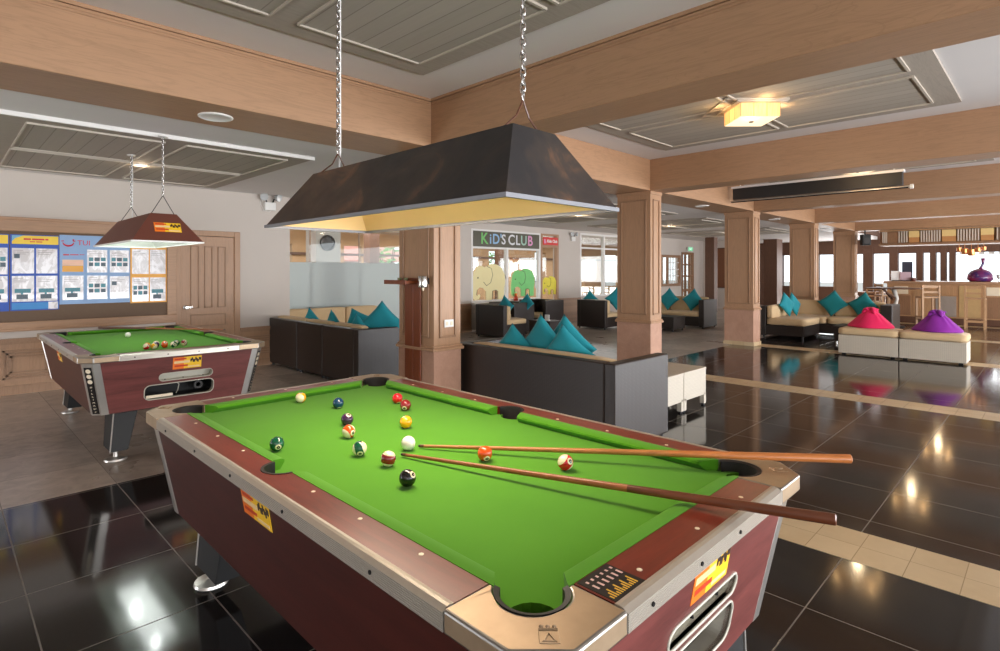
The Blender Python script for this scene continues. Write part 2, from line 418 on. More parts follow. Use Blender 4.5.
d1 = struct('door_1', MB().box(2.545, 3.285, WY-.005, WY+.04, 0, 2.01), M['oak_o'])
m = MB()
for a, b, c, d in ((.12,.24,.95,1.87),(.31,.43,.95,1.87),(.50,.62,.95,1.87),(.12,.62,.68,.86),(.12,.24,.12,.60),(.31,.43,.12,.60),(.50,.62,.12,.60)):
    a += 2.545; b += 2.545; g = .016
    for q in ((a, b, c, c+g), (a, b, d-g, d), (a, a+g, c, d), (b-g, b, c, d)): m.box(q[0], q[1], WY-.022, WY-.005, q[2], q[3])
struct('door_panels', m, M['oak_shade'], parent=d1, bevel=.003, seg=1)
kn = MB().xf(Matrix())
kn.add(*(lambda q: (q.v, q.f))(MB().lathe([(.03, 0), (.03, .006), (.012, .01), (.012, .04), (.026, .05), (.03, .065), (.022, .08), (0.001, .082)], 16).xf(Matrix.Translation((2.60, WY-.005, .97)) @ Matrix.Rotation(PI/2, 4, 'X'))))
kn.box(2.60, 2.68, WY-.06, WY-.045, .96, .985)
struct('door_handle', kn, M['chrome'], parent=d1, smooth=40)
fm = MB().box(2.47, 2.545, WY-.03, WY, 0, 2.10).box(3.285, 3.37, WY-.03, WY, 0, 2.10).box(2.545, 3.285, WY-.03, WY, 2.02, 2.10)
struct('trim_11', fm, M['oak_z'], bevel=.006)

# rear wall: frosted partition, kids club windows, pier, more windows, far wall
KY = 10.2
struct('wall_back', MB().box(8.45, 9.44, KY, KY+.2, 0, LZ).box(9.44, 12.9, KY, KY+.2, 2.55, LZ).box(9.44, 12.07, KY, KY+.2, 0, .70)
    .box(12.9, 13.95, KY, KY+.2, 0, LZ).box(13.95, 17.6, KY, KY+.2, 2.66, LZ).box(13.95, 17.6, KY, KY+.2, 0, .70)
    .box(17.6, 20.5, KY, KY+.2, 0, .95).box(17.6, 20.5, KY, KY+.2, 2.09, LZ).box(17.6, 18.9, KY, KY+.2, .95, 2.09).box(20.38, 20.5, KY, KY+.2, .95, 2.09)
    .box(20.5, 21.53, KY, KY+.2, 2.24, LZ).box(21.53, 22.6, KY, KY+.2, 0, LZ).box(4.18, 8.45, KY, KY+.2, 2.45, LZ), M['plaster'])
wainscot('trim_12', 12.9, 13.95, KY, .68, 1); wainscot('trim_13', 8.45, 9.44, KY, .68, 1); wainscot('trim_14', 4.2, 8.45, KY-.16, .30, 5)
w1 = struct('window_1', MB().box(4.18, 8.45, KY+.03, KY+.045, 0, 2.45), M['glass'])
struct('frosted_film', MB().box(4.18, 8.45, KY+.02, KY+.029, 0, 1.67), M['frost'], parent=w1)
fr = MB()
for x in (4.18, 5.2, 6.3, 7.4, 8.42): fr.box(x, x+.03, KY+.046, KY+.075, 0, 2.45)
fr.box(4.18, 8.45, KY+.046, KY+.07, 2.30, 2.34)
struct('window_frame', fr, M['oak_o'], parent=w1)
def glazed(name, x0, x1, z0, z1, verts, hors, mat, depth=.09, pane=True):
    f = MB()
    for x, w in verts: f.box(x-w/2, x+w/2, KY-.01, KY+depth, z0, z1)
    for z, w in hors: f.box(x0, x1, KY-.008, KY+depth-.01, z-w/2, z+w/2)
    o = struct(name, f, mat)
    if pane: struct('pane', MB().box(x0, x1, KY+.03, KY+.042, z0, z1), M['glass'], parent=o)
    return o
wk = glazed('window_2', 9.44, 12.07, .70, 2.55, [(9.47,.06),(10.74,.07),(12.05,.08)], [(.73,.06),(2.09,.05),(2.53,.05)], M['white_trim'])
struct('window_sill', MB().box(9.40, 12.1, KY-.14, KY, .66, .71), M['white_trim'], parent=wk, bevel=.006)
dk = glazed('door_2', 12.10, 12.9, .0, 2.55, [(12.14,.07),(12.86,.09)], [(.08,.16),(2.2,.06),(2.53,.05)], M['oak_o'])
w3 = glazed('window_3', 13.95, 17.6, .70, 2.66, [(13.98,.06),(15.24,.07),(16.5,.07),(17.57,.06)], [(.73,.06),(2.21,.05),(2.63,.06)], M['white_trim'])
# what the panes look into: a play room with a timber lined back wall and open garden windows
struct('wall_playroom', MB().box(-5.6, 26, 14.8, 15, 0, .8).box(-5.6, 26, 14.8, 15, 2.25, LZ).box(-5.6, 5.2, 14.8, 15, .8, 2.25).box(7.0, 8.6, 14.8, 15, .8, 2.25)
    .box(9.2, 9.7, 14.8, 15, .8, 2.25).box(10.7, 11.9, 14.8, 15, .8, 2.25).box(13.3, 14.6, 14.8, 15, .8, 2.25).box(15.6, 17.2, 14.8, 15, .8, 2.25).box(17.9, 19.2, 14.8, 15, .8, 2.25).box(20.6, 22.2, 14.8, 15, .8, 2.25).box(23.4, 26, 14.8, 15, .8, 2.25), plain('tan play room wall', srgb(196, 158, 118), .7, 0, .08, 3))
pp = MB()
for x in (5.9, 12.6, 15.1, 19.9, 21.9): pp.box(x-.05, x+.05, 14.78, 14.95, .8, 2.25)
for x in (8.2, 13.2): pp.box(x, x+.3, 12.8, 13.1, 0, LZ)
pp.box(-5.6, 26, 14.7, 14.79, 1.95, 2.02)
struct('trim_15', pp, M['brown_wood'])
# window, glazed door and end wall far behind
w4 = struct('window_4', MB().box(18.9, 20.4, KY-.03, KY+.04, .93, 1.03).box(18.9, 20.4, KY-.03, KY+.04, 2.0, 2.1).box(18.9, 19.0, KY-.03, KY+.04, 1.03, 2.0).box(20.3, 20.4, KY-.03, KY+.04, 1.03, 2.0).box(19.35, 19.44, KY-.03, KY+.04, 1.03, 2.0), M['mid_wood'])
struct('pane', MB().box(18.95, 20.35, KY+.01, KY+.02, 1.0, 2.05), M['glass'], parent=w4)
gb = MB()
for x in (19.62, 19.84, 20.06): gb.box(x, x+.03, KY, KY+.03, 1.03, 2.0)
for z in (1.3, 1.55, 1.8): gb.box(19.44, 20.3, KY, KY+.03, z, z+.03)
struct('glazing_bars', gb, M['white_trim'], parent=w4)
f = MB()
for x, w in ((20.56,.1),(20.84,.07),(21.18,.07),(21.46,.12)): f.box(x-w/2, x+w/2, KY-.02, KY+.05, 0, 2.22)
for z, w in ((.1,.2),(.75,.1),(1.3,.06),(1.75,.06),(2.18,.09)): f.box(20.51, 21.52, KY-.015, KY+.045, z-w/2, z+w/2)
d3 = struct('door_3', f, M['mid_wood']); struct('pane', MB().box(20.52, 21.5, KY+.01, KY+.02, .1, 2.2), M['glass'], parent=d3)
struct('wall_end', MB().box(22.4, 22.6, 8.6, KY+.2, 0, LZ), M['plaster'])
struct('pillar', MB().box(19.9, 20.2, 8.66, 9.0, 0, LZ), M['brown_wood'], bevel=.01)
struct('pillar', MB().box(22.8, 23.4, 7.5, 8.0, 0, CZ), M['brown_wood'], bevel=.01)

# beach side: timber posts with bright openings
wf = MB().box(26, 26.25, -7, 10.3, 2.17, CZ+.1)
wf.box(26, 26.25, 6.0, 10.3, 0, .86).box(26, 26.25, 3.9, 6.0, 0, .70)
wf.box(26, 26.25, -7, 3.9, 0, .9)
struct('wall_beach', wf, M['brown_wood'])
for y0, y1 in ((9.05, 10.3), (8.34, 8.75), (6.95, 7.95), (5.62, 6.38), (5.05, 5.38), (4.25, 4.53), (3.49, 3.70), (3.11, 3.29), (2.81, 2.99), (2.56, 2.74), (-1.2, -.9), (-4.5, -4.2)):
    struct('post', MB().box(25.98, 26.27, y0, y1, .7, 2.4), M['brown_wood'], bevel=.01)
hd = MB()
for k in range(14): hd.box(26.05, 26.1, 2.45-k*.26, 2.3-k*.26, 2.10, 2.17)
hd.box(26.04, 26.12, -6, 2.56, 2.085, 2.105)
struct('trim_16', hd, M['white_trim'])
struct('door_4', MB().box(26.1, 26.14, 3.82, 4.14, .9, 1.85), plain('dark blue door', srgb(58, 62, 78), .4))
# sloping porch roof beyond the openings
pr = MB(); pr.add([(27, -8, 2.2), (27, 12, 2.2), (31, 12, 2.9), (31, -8, 2.9), (27, -8, 2.28), (27, 12, 2.28), (31, 12, 2.98), (31, -8, 2.98)], [(0,1,2,3),(4,7,6,5),(0,4,5,1),(2,6,7,3),(0,3,7,4),(1,5,6,2)])
struct('porch_roof', pr, plain('grey porch roof', srgb(160, 160, 165), .6))

# garden seen through the play room: a red roofed house and leafy shrubs
hz = empty('garden_house', (16.5, 32, 0), 0, 'cream garden house with faded red roof beyond the play room windows', 'house')
MB().box(-6, 6, 0, 5, 0, 2.3).build('wall', M['plaster'], hz)
MB().add([(-6.6, -1, 2.1), (6.6, -1, 2.1), (6.6, 2.5, 3.6), (-6.6, 2.5, 3.6), (-6.6, 6, 2.1), (6.6, 6, 2.1), (-6.6, -1, 2.2), (6.6, -1, 2.2), (6.6, 2.5, 3.72), (-6.6, 2.5, 3.72), (-6.6, 6, 2.2), (6.6, 6, 2.2)],
    [(0,1,2,3),(3,2,5,4),(7,6,9,8),(8,9,10,11),(0,6,7,1),(4,5,11,10),(0,3,9,6),(3,4,10,9),(1,7,8,2),(2,8,11,5)]).build('roof', plain('faded red roof tiles', srgb(196, 128, 112), .8, 0, .15, 4), hz)
for a in (-4, -1, 2): MB().box(a, a+1.2, -.03, .02, .9, 1.8).build('window', M['dark_metal'], hz)
LEAF = plain('leaf green', srgb(96, 158, 58), .6, 0, .35, 3)
def shrub(x, y, r, h, label):
    R = empty('garden_shrub', (x, y, -.1), 0, label, 'shrub', 'shrubs in the garden'); rnd = random.Random(int(x*100)); m = MB()
    for k in range(420):
        a, b = rnd.uniform(0, 2*PI), rnd.uniform(.15, 1); q = r*math.sqrt(rnd.random())*(1.05-.5*abs(b-.5)); p = Vector((q*math.cos(a), q*math.sin(a), h*b))
        u = Vector((rnd.uniform(-1,1), rnd.uniform(-1,1), rnd.uniform(-.6,.8))).normalized(); w = u.orthogonal().normalized(); s = rnd.uniform(.08, .16)
        m.add([p, p+u*s+w*s*.4, p+u*s*2.1, p+u*s-w*s*.4], [(0,1,2,3)])
    m.build('foliage', LEAF, R)
    for k in range(4): MB().tube([(0, 0, 0), (.1*math.cos(k*1.6), .1*math.sin(k*1.6), h*.4), (.4*r*math.cos(k*1.6), .4*r*math.sin(k*1.6), h*.8)], [.04, .03, .015], 6).build('stem', M['brown_wood'], R)
shrub(11.6, 17.0, .9, 3.0, 'leafy green shrub outside, seen above the frosted glass near the column')
shrub(13.9, 17.5, .8, 2.6, 'leafy green shrub outside, seen behind the cream elephant window')
shrub(17.6, 17.0, .8, 2.4, 'leafy green shrub outside, seen behind the yellow elephant door')
# ================================================================== POOL TABLES
M['felt'] = None
t = NT('green baize'); v = t.coord('Object'); f = t.noise(v, 260, 2); g = t.noise(v, 3, 3)
t.b.inputs['Sheen Weight'].default_value = .1
t.bump(f, .08, .001)
M['felt'] = t.p(t.mix(t.math('ADD', t.math('MULTIPLY', f, .35), t.math('MULTIPLY', g, .65)), srgb(70, 132, 22), srgb(88, 152, 34)), .9, spec=.12)
def laminate(name, c, axis, rough=.32):
    t = NT(name); sc = [5]*3; sc[axis] = .5; v = t.coord('Object', sc)
    f = t.noise(v, 3, 5, .65, .8); g = t.noise(v, 26, 3)
    col = t.ramp(t.math('ADD', t.math('MULTIPLY', f, .8), t.math('MULTIPLY', g, .25)), [(.3, dark(c, .55)), (.55, c), (.8, dark(c, 1.35))])
    return t.p(col, rough)
RED = srgb(112, 44, 30)
M['rail_y'] = laminate('mahogany laminate rail', RED, 1); M['rail_x'] = laminate('mahogany laminate end rail', RED, 0)
M['cab'] = laminate('mahogany laminate cabinet', srgb(72, 31, 25), 1, .42); M['cabx'] = laminate('mahogany laminate end panel', srgb(112, 60, 56), 0, .38)  # cabinet tone darkened to stand in for shade, end panel kept lighter
M['cast'] = None
t = NT('cast alloy corner'); f = t.noise(t.coord(), 160, 4); g = t.noise(t.coord(), 14, 3); t.bump(f, .05, .001)
M['cast'] = t.p(t.mix(g, srgb(150, 128, 102), srgb(184, 160, 132)), .46, .55)
M['band'] = plain('ribbed aluminium band', srgb(190, 182, 170), .36, .6, .05, 40)
M['rubber'] = plain('black rubber', srgb(36, 30, 28), .55, 0, .1, 20)
M['leather'] = plain('dark pocket leather', srgb(30, 26, 25), .6, 0, .2, 40)
M['cream'] = plain('cream inlay', srgb(236, 222, 196), .35, 0, .03)
M['sticker_orange'] = plain('orange print', srgb(238, 120, 30), .5, 0, .08); M['sticker_yellow'] = plain('yellow print', srgb(246, 196, 40), .5, 0, .06)
M['sticker_dark'] = plain('dark print', srgb(60, 40, 30), .5); M['sticker_red'] = plain('red print', srgb(200, 60, 30), .5)
M['sticker_pale'] = plain('pale print', srgb(240, 205, 150), .5)
M['card'] = plain('black score card', srgb(24, 20, 20), .35); M['yellow_print'] = plain('yellow lettering', srgb(225, 180, 60), .5); M['pink_print'] = plain('pale pink lettering', srgb(225, 190, 185), .5)
M['grey_liner'] = plain('grey metal liner', srgb(196, 192, 178), .45, .15)

def sticker(parent, fn, w, h, name='sticker'):
    """printed label: orange to yellow ground, slogan bars and a dark emblem (fn maps a, b, lift to xyz)"""
    mb = MB()
    def rect(a0, a1, b0, b1, lift, m): mb.prism([(a0, b0), (a1, b0), (a1, b1), (a0, b1)], (), 0, lift, m, fn)
    rect(-w/2, -w*.12, -h/2, h/2, .0015, 0); rect(-w*.12, w/2, -h/2, h/2, .0015, 1)
    rect(-w*.44, -w*.04, h*.28, h*.40, .0022, 2); rect(-w*.46, w*.08, -h*.02, h*.18, .0022, 3); rect(-w*.44, w*.02, -h*.30, -h*.16, .0022, 2)
    rect(w*.02, w*.44, -h*.42, -h*.30, .0022, 3)
    for k in range(9):
        a = w*(.10+.042*k); b = h*(.18+.10*math.sin(k*1.9)); rect(a, a+w*.05, b-h*.13, b+h*.12, .0024, 4)
    return mb.build(name, [M['sticker_orange'], M['sticker_yellow'], M['sticker_red'], M['sticker_pale'], M['sticker_dark']], parent)

def rrect(x0, x1, y0, y1, r, n=6):
    pts = []
    for cx, cy, a0 in ((x1-r, y1-r, 0), (x0+r, y1-r, PI/2), (x0+r, y0+r, PI), (x1-r, y0+r, 1.5*PI)):
        for k in range(n+1): a = a0+PI/2*k/n; pts.append((cx+r*math.cos(a), cy+r*math.sin(a)))
    return pts

def make_table(loc, label):
    R = empty('pool_table', loc, 0, label, 'pool table', 'coin operated pool tables')
    IX, IY, OX, OY, MX, MY, ZT, ZB = .588, 1.18, .70, 1.295, .727, 1.325, .80, .752
    PR = .085; pc = (IX-.040, IY-.040)
    # cabinet
    def octa(hx, hy, ch, z): return [(-hx+ch,-hy,z),(hx-ch,-hy,z),(hx,-hy+ch,z),(hx,hy-ch,z),(hx-ch,hy,z),(-hx+ch,hy,z),(-hx,hy-ch,z),(-hx,-hy+ch,z)]
    top, bot = octa(.695, 1.29, .06, ZB+.004), octa(.615, 1.21, .055, .30)
    mb = MB().loft([bot, top], 0, True, False)
    mb.f = [f for f in mb.f if not (len(f) == 4 and set(f) == {0, 1, 8, 9})]; mb.m = [0]*len(mb.f)
    mb.build('cabinet', M['cab'], R)
    # end panel with the two openings
    L = .459; sl = .08/L
    def P(s, t, h): return (s, -1.29+sl*t-h, .756-t*.9845)
    def T(z): return (.756-z)/.9845
    slot = rrect(-.17, .25, T(.598), T(.532), .032); low = rrect(-.275, .265, T(.505), T(.375), .045)
    end = MB().prism([(-.635, 0), (.635, 0), (.56, L), (-.56, L)], [slot, low], -.012, .004, 0, P)
    end.build('end_panel', M['cabx'], R)
    for nm, loop, mt, dep, lin in (('ball_return_slot', slot, M['grey_liner'], .07, M['grey_liner']), ('ball_return_tray', low, M['black'], .22, M['grey_liner'])):
        w = MB().loft([[P(a, b, .0) for a, b in loop], [P(a, b, -.055) for a, b in loop]], 0, False, False)
        w.loft([[P(a, b, -.055) for a, b in loop], [P(a, b, -dep) for a, b in loop]], 1, False, True)
        o = w.build(nm, [lin, mt], R)
        MB().tube([P(a, b, .005) for a, b in loop], .0045, 6, 0, True).build('rim', M['grey_liner'], o, smooth=True)
        if nm == 'ball_return_tray':
            MB().tube([P(-.02, T(.40), -.05), P(0, T(.42), -.08), P(.01, T(.47), -.09), P(-.01, T(.49), -.1)], .004, 6).build('cable', M['grey_liner'], o)
            MB().xf(Matrix()).lathe([(.038, 0), (.038, .02), (.02, .02), (.02, .0)], 16).xf(Matrix.Translation(P(.17, T(.44), -.12)) @ Matrix.Rotation(PI/2, 4, 'X')).build('coin_chute', M['rubber'], o)
            MB().box(-.25, -.05, -1.29+.10, -1.29+.12, .382, .405).build('ball_stop', M['cream'], o)
        else:
            b = MB()
            for a in (-.12, .02, .18):
                p = P(a, T(.538), -.02); b.lathe([(.006, 0), (.006, .006)], 8, (p[0], p[1], p[2]))
            b.build('bolt', M['dark_metal'], o)
    st = sticker(R, lambda a, b, h: P(a+.04, T(.678)-b, h+.004), .225, .108)
    st['label'] = 'orange and yellow printed sticker'
    def PS(a, b, h): return (-.695-h+(.80-.678-b)*.08/.452*.5, a, .678+b)
    tt = .078/.452
    st = sticker(R, lambda a, b, h: (-.695+(.756-(.676+b))*tt-h-.001, .005-a, .676+b), .235, .092)
    st['label'] = 'orange and yellow printed sticker'
    # legs
    for sx in (-1, 1):
        for sy in (-1, 1):
            FZ = -.1129
            a = [(sx*.48, sy*1.195, .302), (sx*.31, sy*1.195, .302), (sx*.31, sy*.86, .302), (sx*.48, sy*.86, .302)]
            b = [(sx*.505, sy*1.20, FZ+.085), (sx*.38, sy*1.20, FZ+.085), (sx*.38, sy*.93, FZ+.085), (sx*.505, sy*.93, FZ+.085)]
            lg = MB().loft([b, a]).build('leg', M['black'], R, bevel=.006)
            bx, by = sx*.455, sy*1.13
            ft = MB().lathe([(.0, 0), (.080, 0), (.084, .006), (.080, .018), (.03, .024), (.018, .03), (.018, .088)], 24, (bx, by, FZ))
            ft.build('foot', M['brushed'], lg, smooth=40)
            MB().tube([(sx*.481, sy*1.197, .30), (sx*.506, sy*1.202, FZ+.085)], .005, 6).build('edge_strip', M['brushed'], lg)
    # rails
    n = 12
    notch = [(-IX-.075*math.cos(PI*(k/n-.5)), .078*math.sin(PI*(k/n-.5))) for k in range(n+1)]
    for sx in (-1, 1):
        poly = [(-OX, -1.05), (-IX, -1.05)]+notch+[(-IX, 1.05), (-OX, 1.05)]
        if sx == 1: poly = [(-a, b) for a, b in poly]
        r = MB().prism(poly, (), ZB, ZT).build('side_rail', M['rail_y'], R)
        for y in (-.84, -.56, -.285, .285, .56, .84):
            MB().lathe([(.0068, 0), (.0068, .0012), (.005, .0016)], 14, (sx*.619, y, ZT)).build('rail_sight', M['cream'], r)
        # ribbed band
        prof = [(OX-.004, ZB), (OX-.004, ZT+.001), (OX+.006, ZT+.003), (OX+.014, ZT+.001)]
        for k in range(8):
            z = ZT-.007-k*.0052; prof += [(MX, z), (MX, z-.0034), (MX-.0016, z-.0042)]
        prof += [(MX-.0016, ZB-.001)]
        MB().loft([[(sx*a, -1.05, z) for a, z in prof], [(sx*a, 1.05, z) for a, z in prof]]).build('side_band', M['band'], R)
        b = MB()
        for y in (-.8, -.4, 0, .4, .8): b.lathe([(.005, 0), (.005, .004)], 8).xf(Matrix())
        s = MB()
        for y in (-.78, -.30, .12, .5, .9):
            q = MB().lathe([(.0055, 0), (.0055, .003)], 10); q.xf(Matrix.Translation((sx*MX, y, ZT-.026)) @ Matrix.Rotation(sx*PI/2, 4, 'Y')); s.add(q.v, q.f)
        s.build('screw', M['dark_metal'], R)
    for sy in (-1, 1):
        r = MB().box(-.456, .456, sy*IY, sy*OY, ZB, ZT).build('end_rail', M['rail_x'], R)
        for x in (-.30, 0, .30): MB().lathe([(.0068, 0), (.0068, .0012), (.005, .0016)], 14, (x, sy*1.257, ZT)).build('rail_sight', M['cream'], r)
        prof = [(OY-.004, ZB), (OY-.004, ZT+.001), (OY+.006, ZT+.003), (OY+.016, ZT+.001)]
        for k in range(8):
            z = ZT-.007-k*.0052; prof += [(MY, z), (MY, z-.0034), (MY-.0016, z-.0042)]
        prof += [(MY-.0016, ZB-.001)]
        MB().loft([[(-.458, sy*a, z) for a, z in prof], [(.458, sy*a, z) for a, z in prof]]).build('end_band', M['band'], R)
        s = MB()
        for x in (-.36, -.12, .12, .36):
            q = MB().lathe([(.0055, 0), (.0055, .003)], 10); q.xf(Matrix.Translation((x, sy*MY, ZT-.026)) @ Matrix.Rotation(-sy*PI/2, 4, 'X')); s.add(q.v, q.f)
        s.build('screw', M['dark_metal'], R)
    # corner castings and pocket liners
    a0 = math.atan2(-1.065+1.14, -.04); a1 = math.atan2(-.04, .075)
    for sx in (-1, 1):
        for sy in (-1, 1):
            arc = []
            A0 = math.atan2(-.04, math.sqrt(PR*PR-.0016)); A1 = math.atan2(math.sqrt(PR*PR-.0016), -.04)-2*PI
            for k in range(17):
                a = A0+(A1-A0)*k/16; arc.append((-pc[0]+PR*math.cos(a), -pc[1]+PR*math.sin(a)))
            poly = [(-IX, -1.05), (-MX, -1.05), (-MX, -1.235), (-.637, -MY), (-.458, -MY), (-.458, -IY)]+arc
            poly = [(-sx*a, -sy*b) for a, b in poly]
            c = MB().prism(poly, (), ZB-.004, ZT+.0015).build('corner_casting', [M['cast'], M['edge_alloy']], R, bevel=.011, seg=3); c.modifiers[0].material = 1
            # crest in relief
            e = MB(); cx, cy = -.585*-sx*-1, -1.245*-sy*-1
            K = Matrix.Translation((sx*.640, sy*1.263, ZT+.0018)) @ Matrix.Rotation(math.atan2(-sx, sy)*1.0, 4, 'Z') @ Matrix.Rotation(PI if True else 0, 4, 'Z')
            q = .019
            q0 = [(-q, -q, 0), (q, -q, 0), (q, q, 0), (-q, q, 0)]
            g = MB().tube(q0, .0012, 5, 0, True).tube([(-.011, -.013, 0), (0, .01, 0), (.011, -.013, 0)], .0022, 5).tube([(-.014, -.013, 0), (.014, -.013, 0)], .0016, 5)
            for k in range(3): g.ball(((k-1)*.013, .031, 0), .0045, 8, 6); g.tube([((k-1)*.013, .024, 0), ((k-1)*.013, .031, 0)], .0015, 5)
            g.tube([(-.019, .024, 0), (.019, .024, 0)], .0013, 5)
            g.xf(K).build('crest', M['cast'], c)
            ln = MB(); rings = []
            for r_, z in ((PR, ZT-.001), (PR, ZT+.002), (PR-.013, ZT-.002), (PR-.013, .64), (PR-.013, .505)):
                rings.append([(sx*(pc[0]-r_*math.cos(a)), sy*(pc[1]-r_*math.sin(a)), z) for a in [A0+(A1-A0)*k/20 for k in range(21)]])
            rings = rings
            for k in range(len(rings)-1): ln.loft([rings[k], rings[k+1]], 0, False, False, False)
            ln.prism([(sx*(pc[0]+(PR-.004)*math.cos(2*PI*k/20)), sy*(pc[1]+(PR-.004)*math.sin(2*PI*k/20))) for k in range(20)], (), .50, .505, 1)
            ln.build('pocket_liner', [M['leather'], M['black']], R, smooth=40)
            # corner trim on the chamfer
            def pt(u, z, off):
                tq = (.756-z)/.452
                hx = .695-.08*tq+off; hy = 1.29-.08*tq+off; ch = .06-.005*tq
                return {0: (hx, hy-ch-.05, z), 1: (hx, hy-ch, z), 2: (hx-ch, hy, z), 3: (hx-ch-.05, hy, z)}[u]
            ring = lambda z: [(sx*p[0], sy*p[1], p[2]) for p in [pt(k, z, .005) for k in range(4)]+[pt(k, z, -.002) for k in (3, 2, 1, 0)]]
            ct = MB().loft([ring(.302), ring(ZB)]).build('corner_trim', M['brushed'], R)
            # black name strip between the metal edges
            def NP(a, b, h):
                z = .735-b; p1, p2 = Vector(pt(1, z, .006)), Vector(pt(2, z, .006)); m = p1.lerp(p2, .5+a) + Vector((.7071, .7071, 0))*h
                return (sx*m.x, sy*m.y, m.z)
            ns = MB().prism([(-.36, .02), (.36, .02), (.36, .42), (-.36, .42)], (), 0, .0012, 0, NP)
            for k in range(3):
                cen = .052+k*.045; ns.prism([(.24*math.cos(2*PI*q/14), cen+.018*math.sin(2*PI*q/14)) for q in range(14)], (), .0012, .002, 1, NP)
            for k, ch in enumerate('BILLIARDS'):
                z = .735-(.185+k*.0265); p = Vector(NP(0, .735-z, .0014)); nrm = Vector((sx*.7071, sy*.7071, .12)).normalized(); up = Vector((0, 0, 1)); right = up.cross(nrm).normalized(); up = nrm.cross(right)
                K = Matrix((( right.x, up.x, nrm.x, p.x), (right.y, up.y, nrm.y, p.y), (right.z, up.z, nrm.z, p.z), (0, 0, 0, 1)))
                ns.text(ch, .031, K, 1, .001)
            ns.build('name_strip', [M['card'], M['cream']], ct)
    # middle pocket liners
    for sx in (-1, 1):
        ln = MB(); rings = []
        for e, z in ((.078, ZT), (.078, ZT+.002), (.066, ZT+.001), (.064, .635)):
            rings.append([(sx*(IX+e*.96*math.cos(PI*(k/16-.5))), e*math.sin(PI*(k/16-.5)), z) for k in range(17)])
        for k in range(3): ln.loft([rings[k], rings[k+1]], 0, False, False, False)
        ln.prism([(sx*(IX-.02+.09*math.cos(2*PI*k/20)), .075*math.sin(2*PI*k/20)) for k in range(20)], (), .63, .635, 1)
        ln.build('pocket_liner', [M['leather'], M['black']], R, smooth=40)
    # bed
    def arcpts(cx, cy, r, s, e, n=12): return [(cx+r*math.cos(s+(e-s)*k/n), cy+r*math.sin(s+(e-s)*k/n)) for k in range(n+1)]
    q = .064; poly = []
    poly += arcpts(-IX-.002, 0, q, -PI/2, PI/2, 10)[::-1] if False else []
    bx, by = IX, IY
    bed = [(-bx, -by+.115), (-pc[0]+.01, -pc[1]+.085), (-pc[0]+.085, -pc[1]+.01), (-bx+.115, -by)]
    bed = arcpts(-pc[0]-.024, -pc[1]-.024, PR-.024, PI*.75+.25, -PI*.25-.25, 10)
    bed += arcpts(pc[0]+.024, -pc[1]-.024, PR-.024, PI*1.25+.25, PI*.25-.25, 10)
    bed += arcpts(bx+.032, 0, q, PI*1.5, PI*.5, 10)
    bed += arcpts(pc[0]+.024, pc[1]+.024, PR-.024, PI*1.75+.25, PI*.75-.25, 10)
    bed += arcpts(-pc[0]-.024, pc[1]+.024, PR-.024, PI*2.25+.25, PI*1.25-.25, 10)
    bed += arcpts(-bx-.032, 0, q, PI*.5, -PI*.5, 10)
    MB().prism(bed, (), .735, .762).build('bed_cloth', M['felt'], R)
    # cushions: (offset from rail, z)
    prof = [(-.004, .758), (-.004, .8015), (.010, .803), (.040, .798), (.050, .792), (.051, .784), (.030, .760)]
    def cushion(kind, s, y0, y1, c0, c1):
        ra = []; rb = []
        for d, z in prof:
            ya, yb = y0+c0*max(0, d), y1-c1*max(0, d)
            if kind == 'side': ra.append((s*(IX-d), ya, z)); rb.append((s*(IX-d), yb, z))
            else: ra.append((ya, s*(IY-d), z)); rb.append((yb, s*(IY-d), z))
        MB().loft([ra, rb]).build('cushion', M['felt'], R, smooth=35)
    for s in (-1, 1):
        cushion('side', s, -1.065, -.082, 1.0, .35); cushion('side', s, .082, 1.065, .35, 1.0); cushion('end', s, -.474, .474, 1.0, 1.0)
    R.scale = (TABLE, TABLE, TABLE)
    return R

TABLE = .93                                # the table is drawn for a 2.65 m model and used at this size
T1 = (1.371, 1.809, .105); T2 = (1.469, 6.315, .105)
table = make_table(T1, 'large green pool table in the foreground with two cues lying across it')
sc = MB().box(-.450, -.332, -1.291, -1.188, .80, .8012, 0)
for k in range(6):
    y = -.0
    for r_, (yy, h, mt) in enumerate(((-1.205, .008, 2), (-1.228, .018, 2))):
        sc.box(-.437+k*.0185, -.431+k*.0185, yy-h/2, yy+h/2, .8012, .8016, mt)
for k in range(12):
    h = .012+.010*((k*7) % 3); sc.box(-.444+k*.0085, -.440+k*.0085, -1.281, -1.281+h, .8012, .8016, 1)
sc.build('score_card', [M['card'], M['yellow_print'], M['pink_print']], table)
table2 = dup(table, T2, None, 'pool table with racked balls standing by the notice board wall')
table2.scale = (.975, TABLE, TABLE)
for ch in list(table2.children):
    if ch.name.startswith('score_card'): bpy.data.objects.remove(ch)

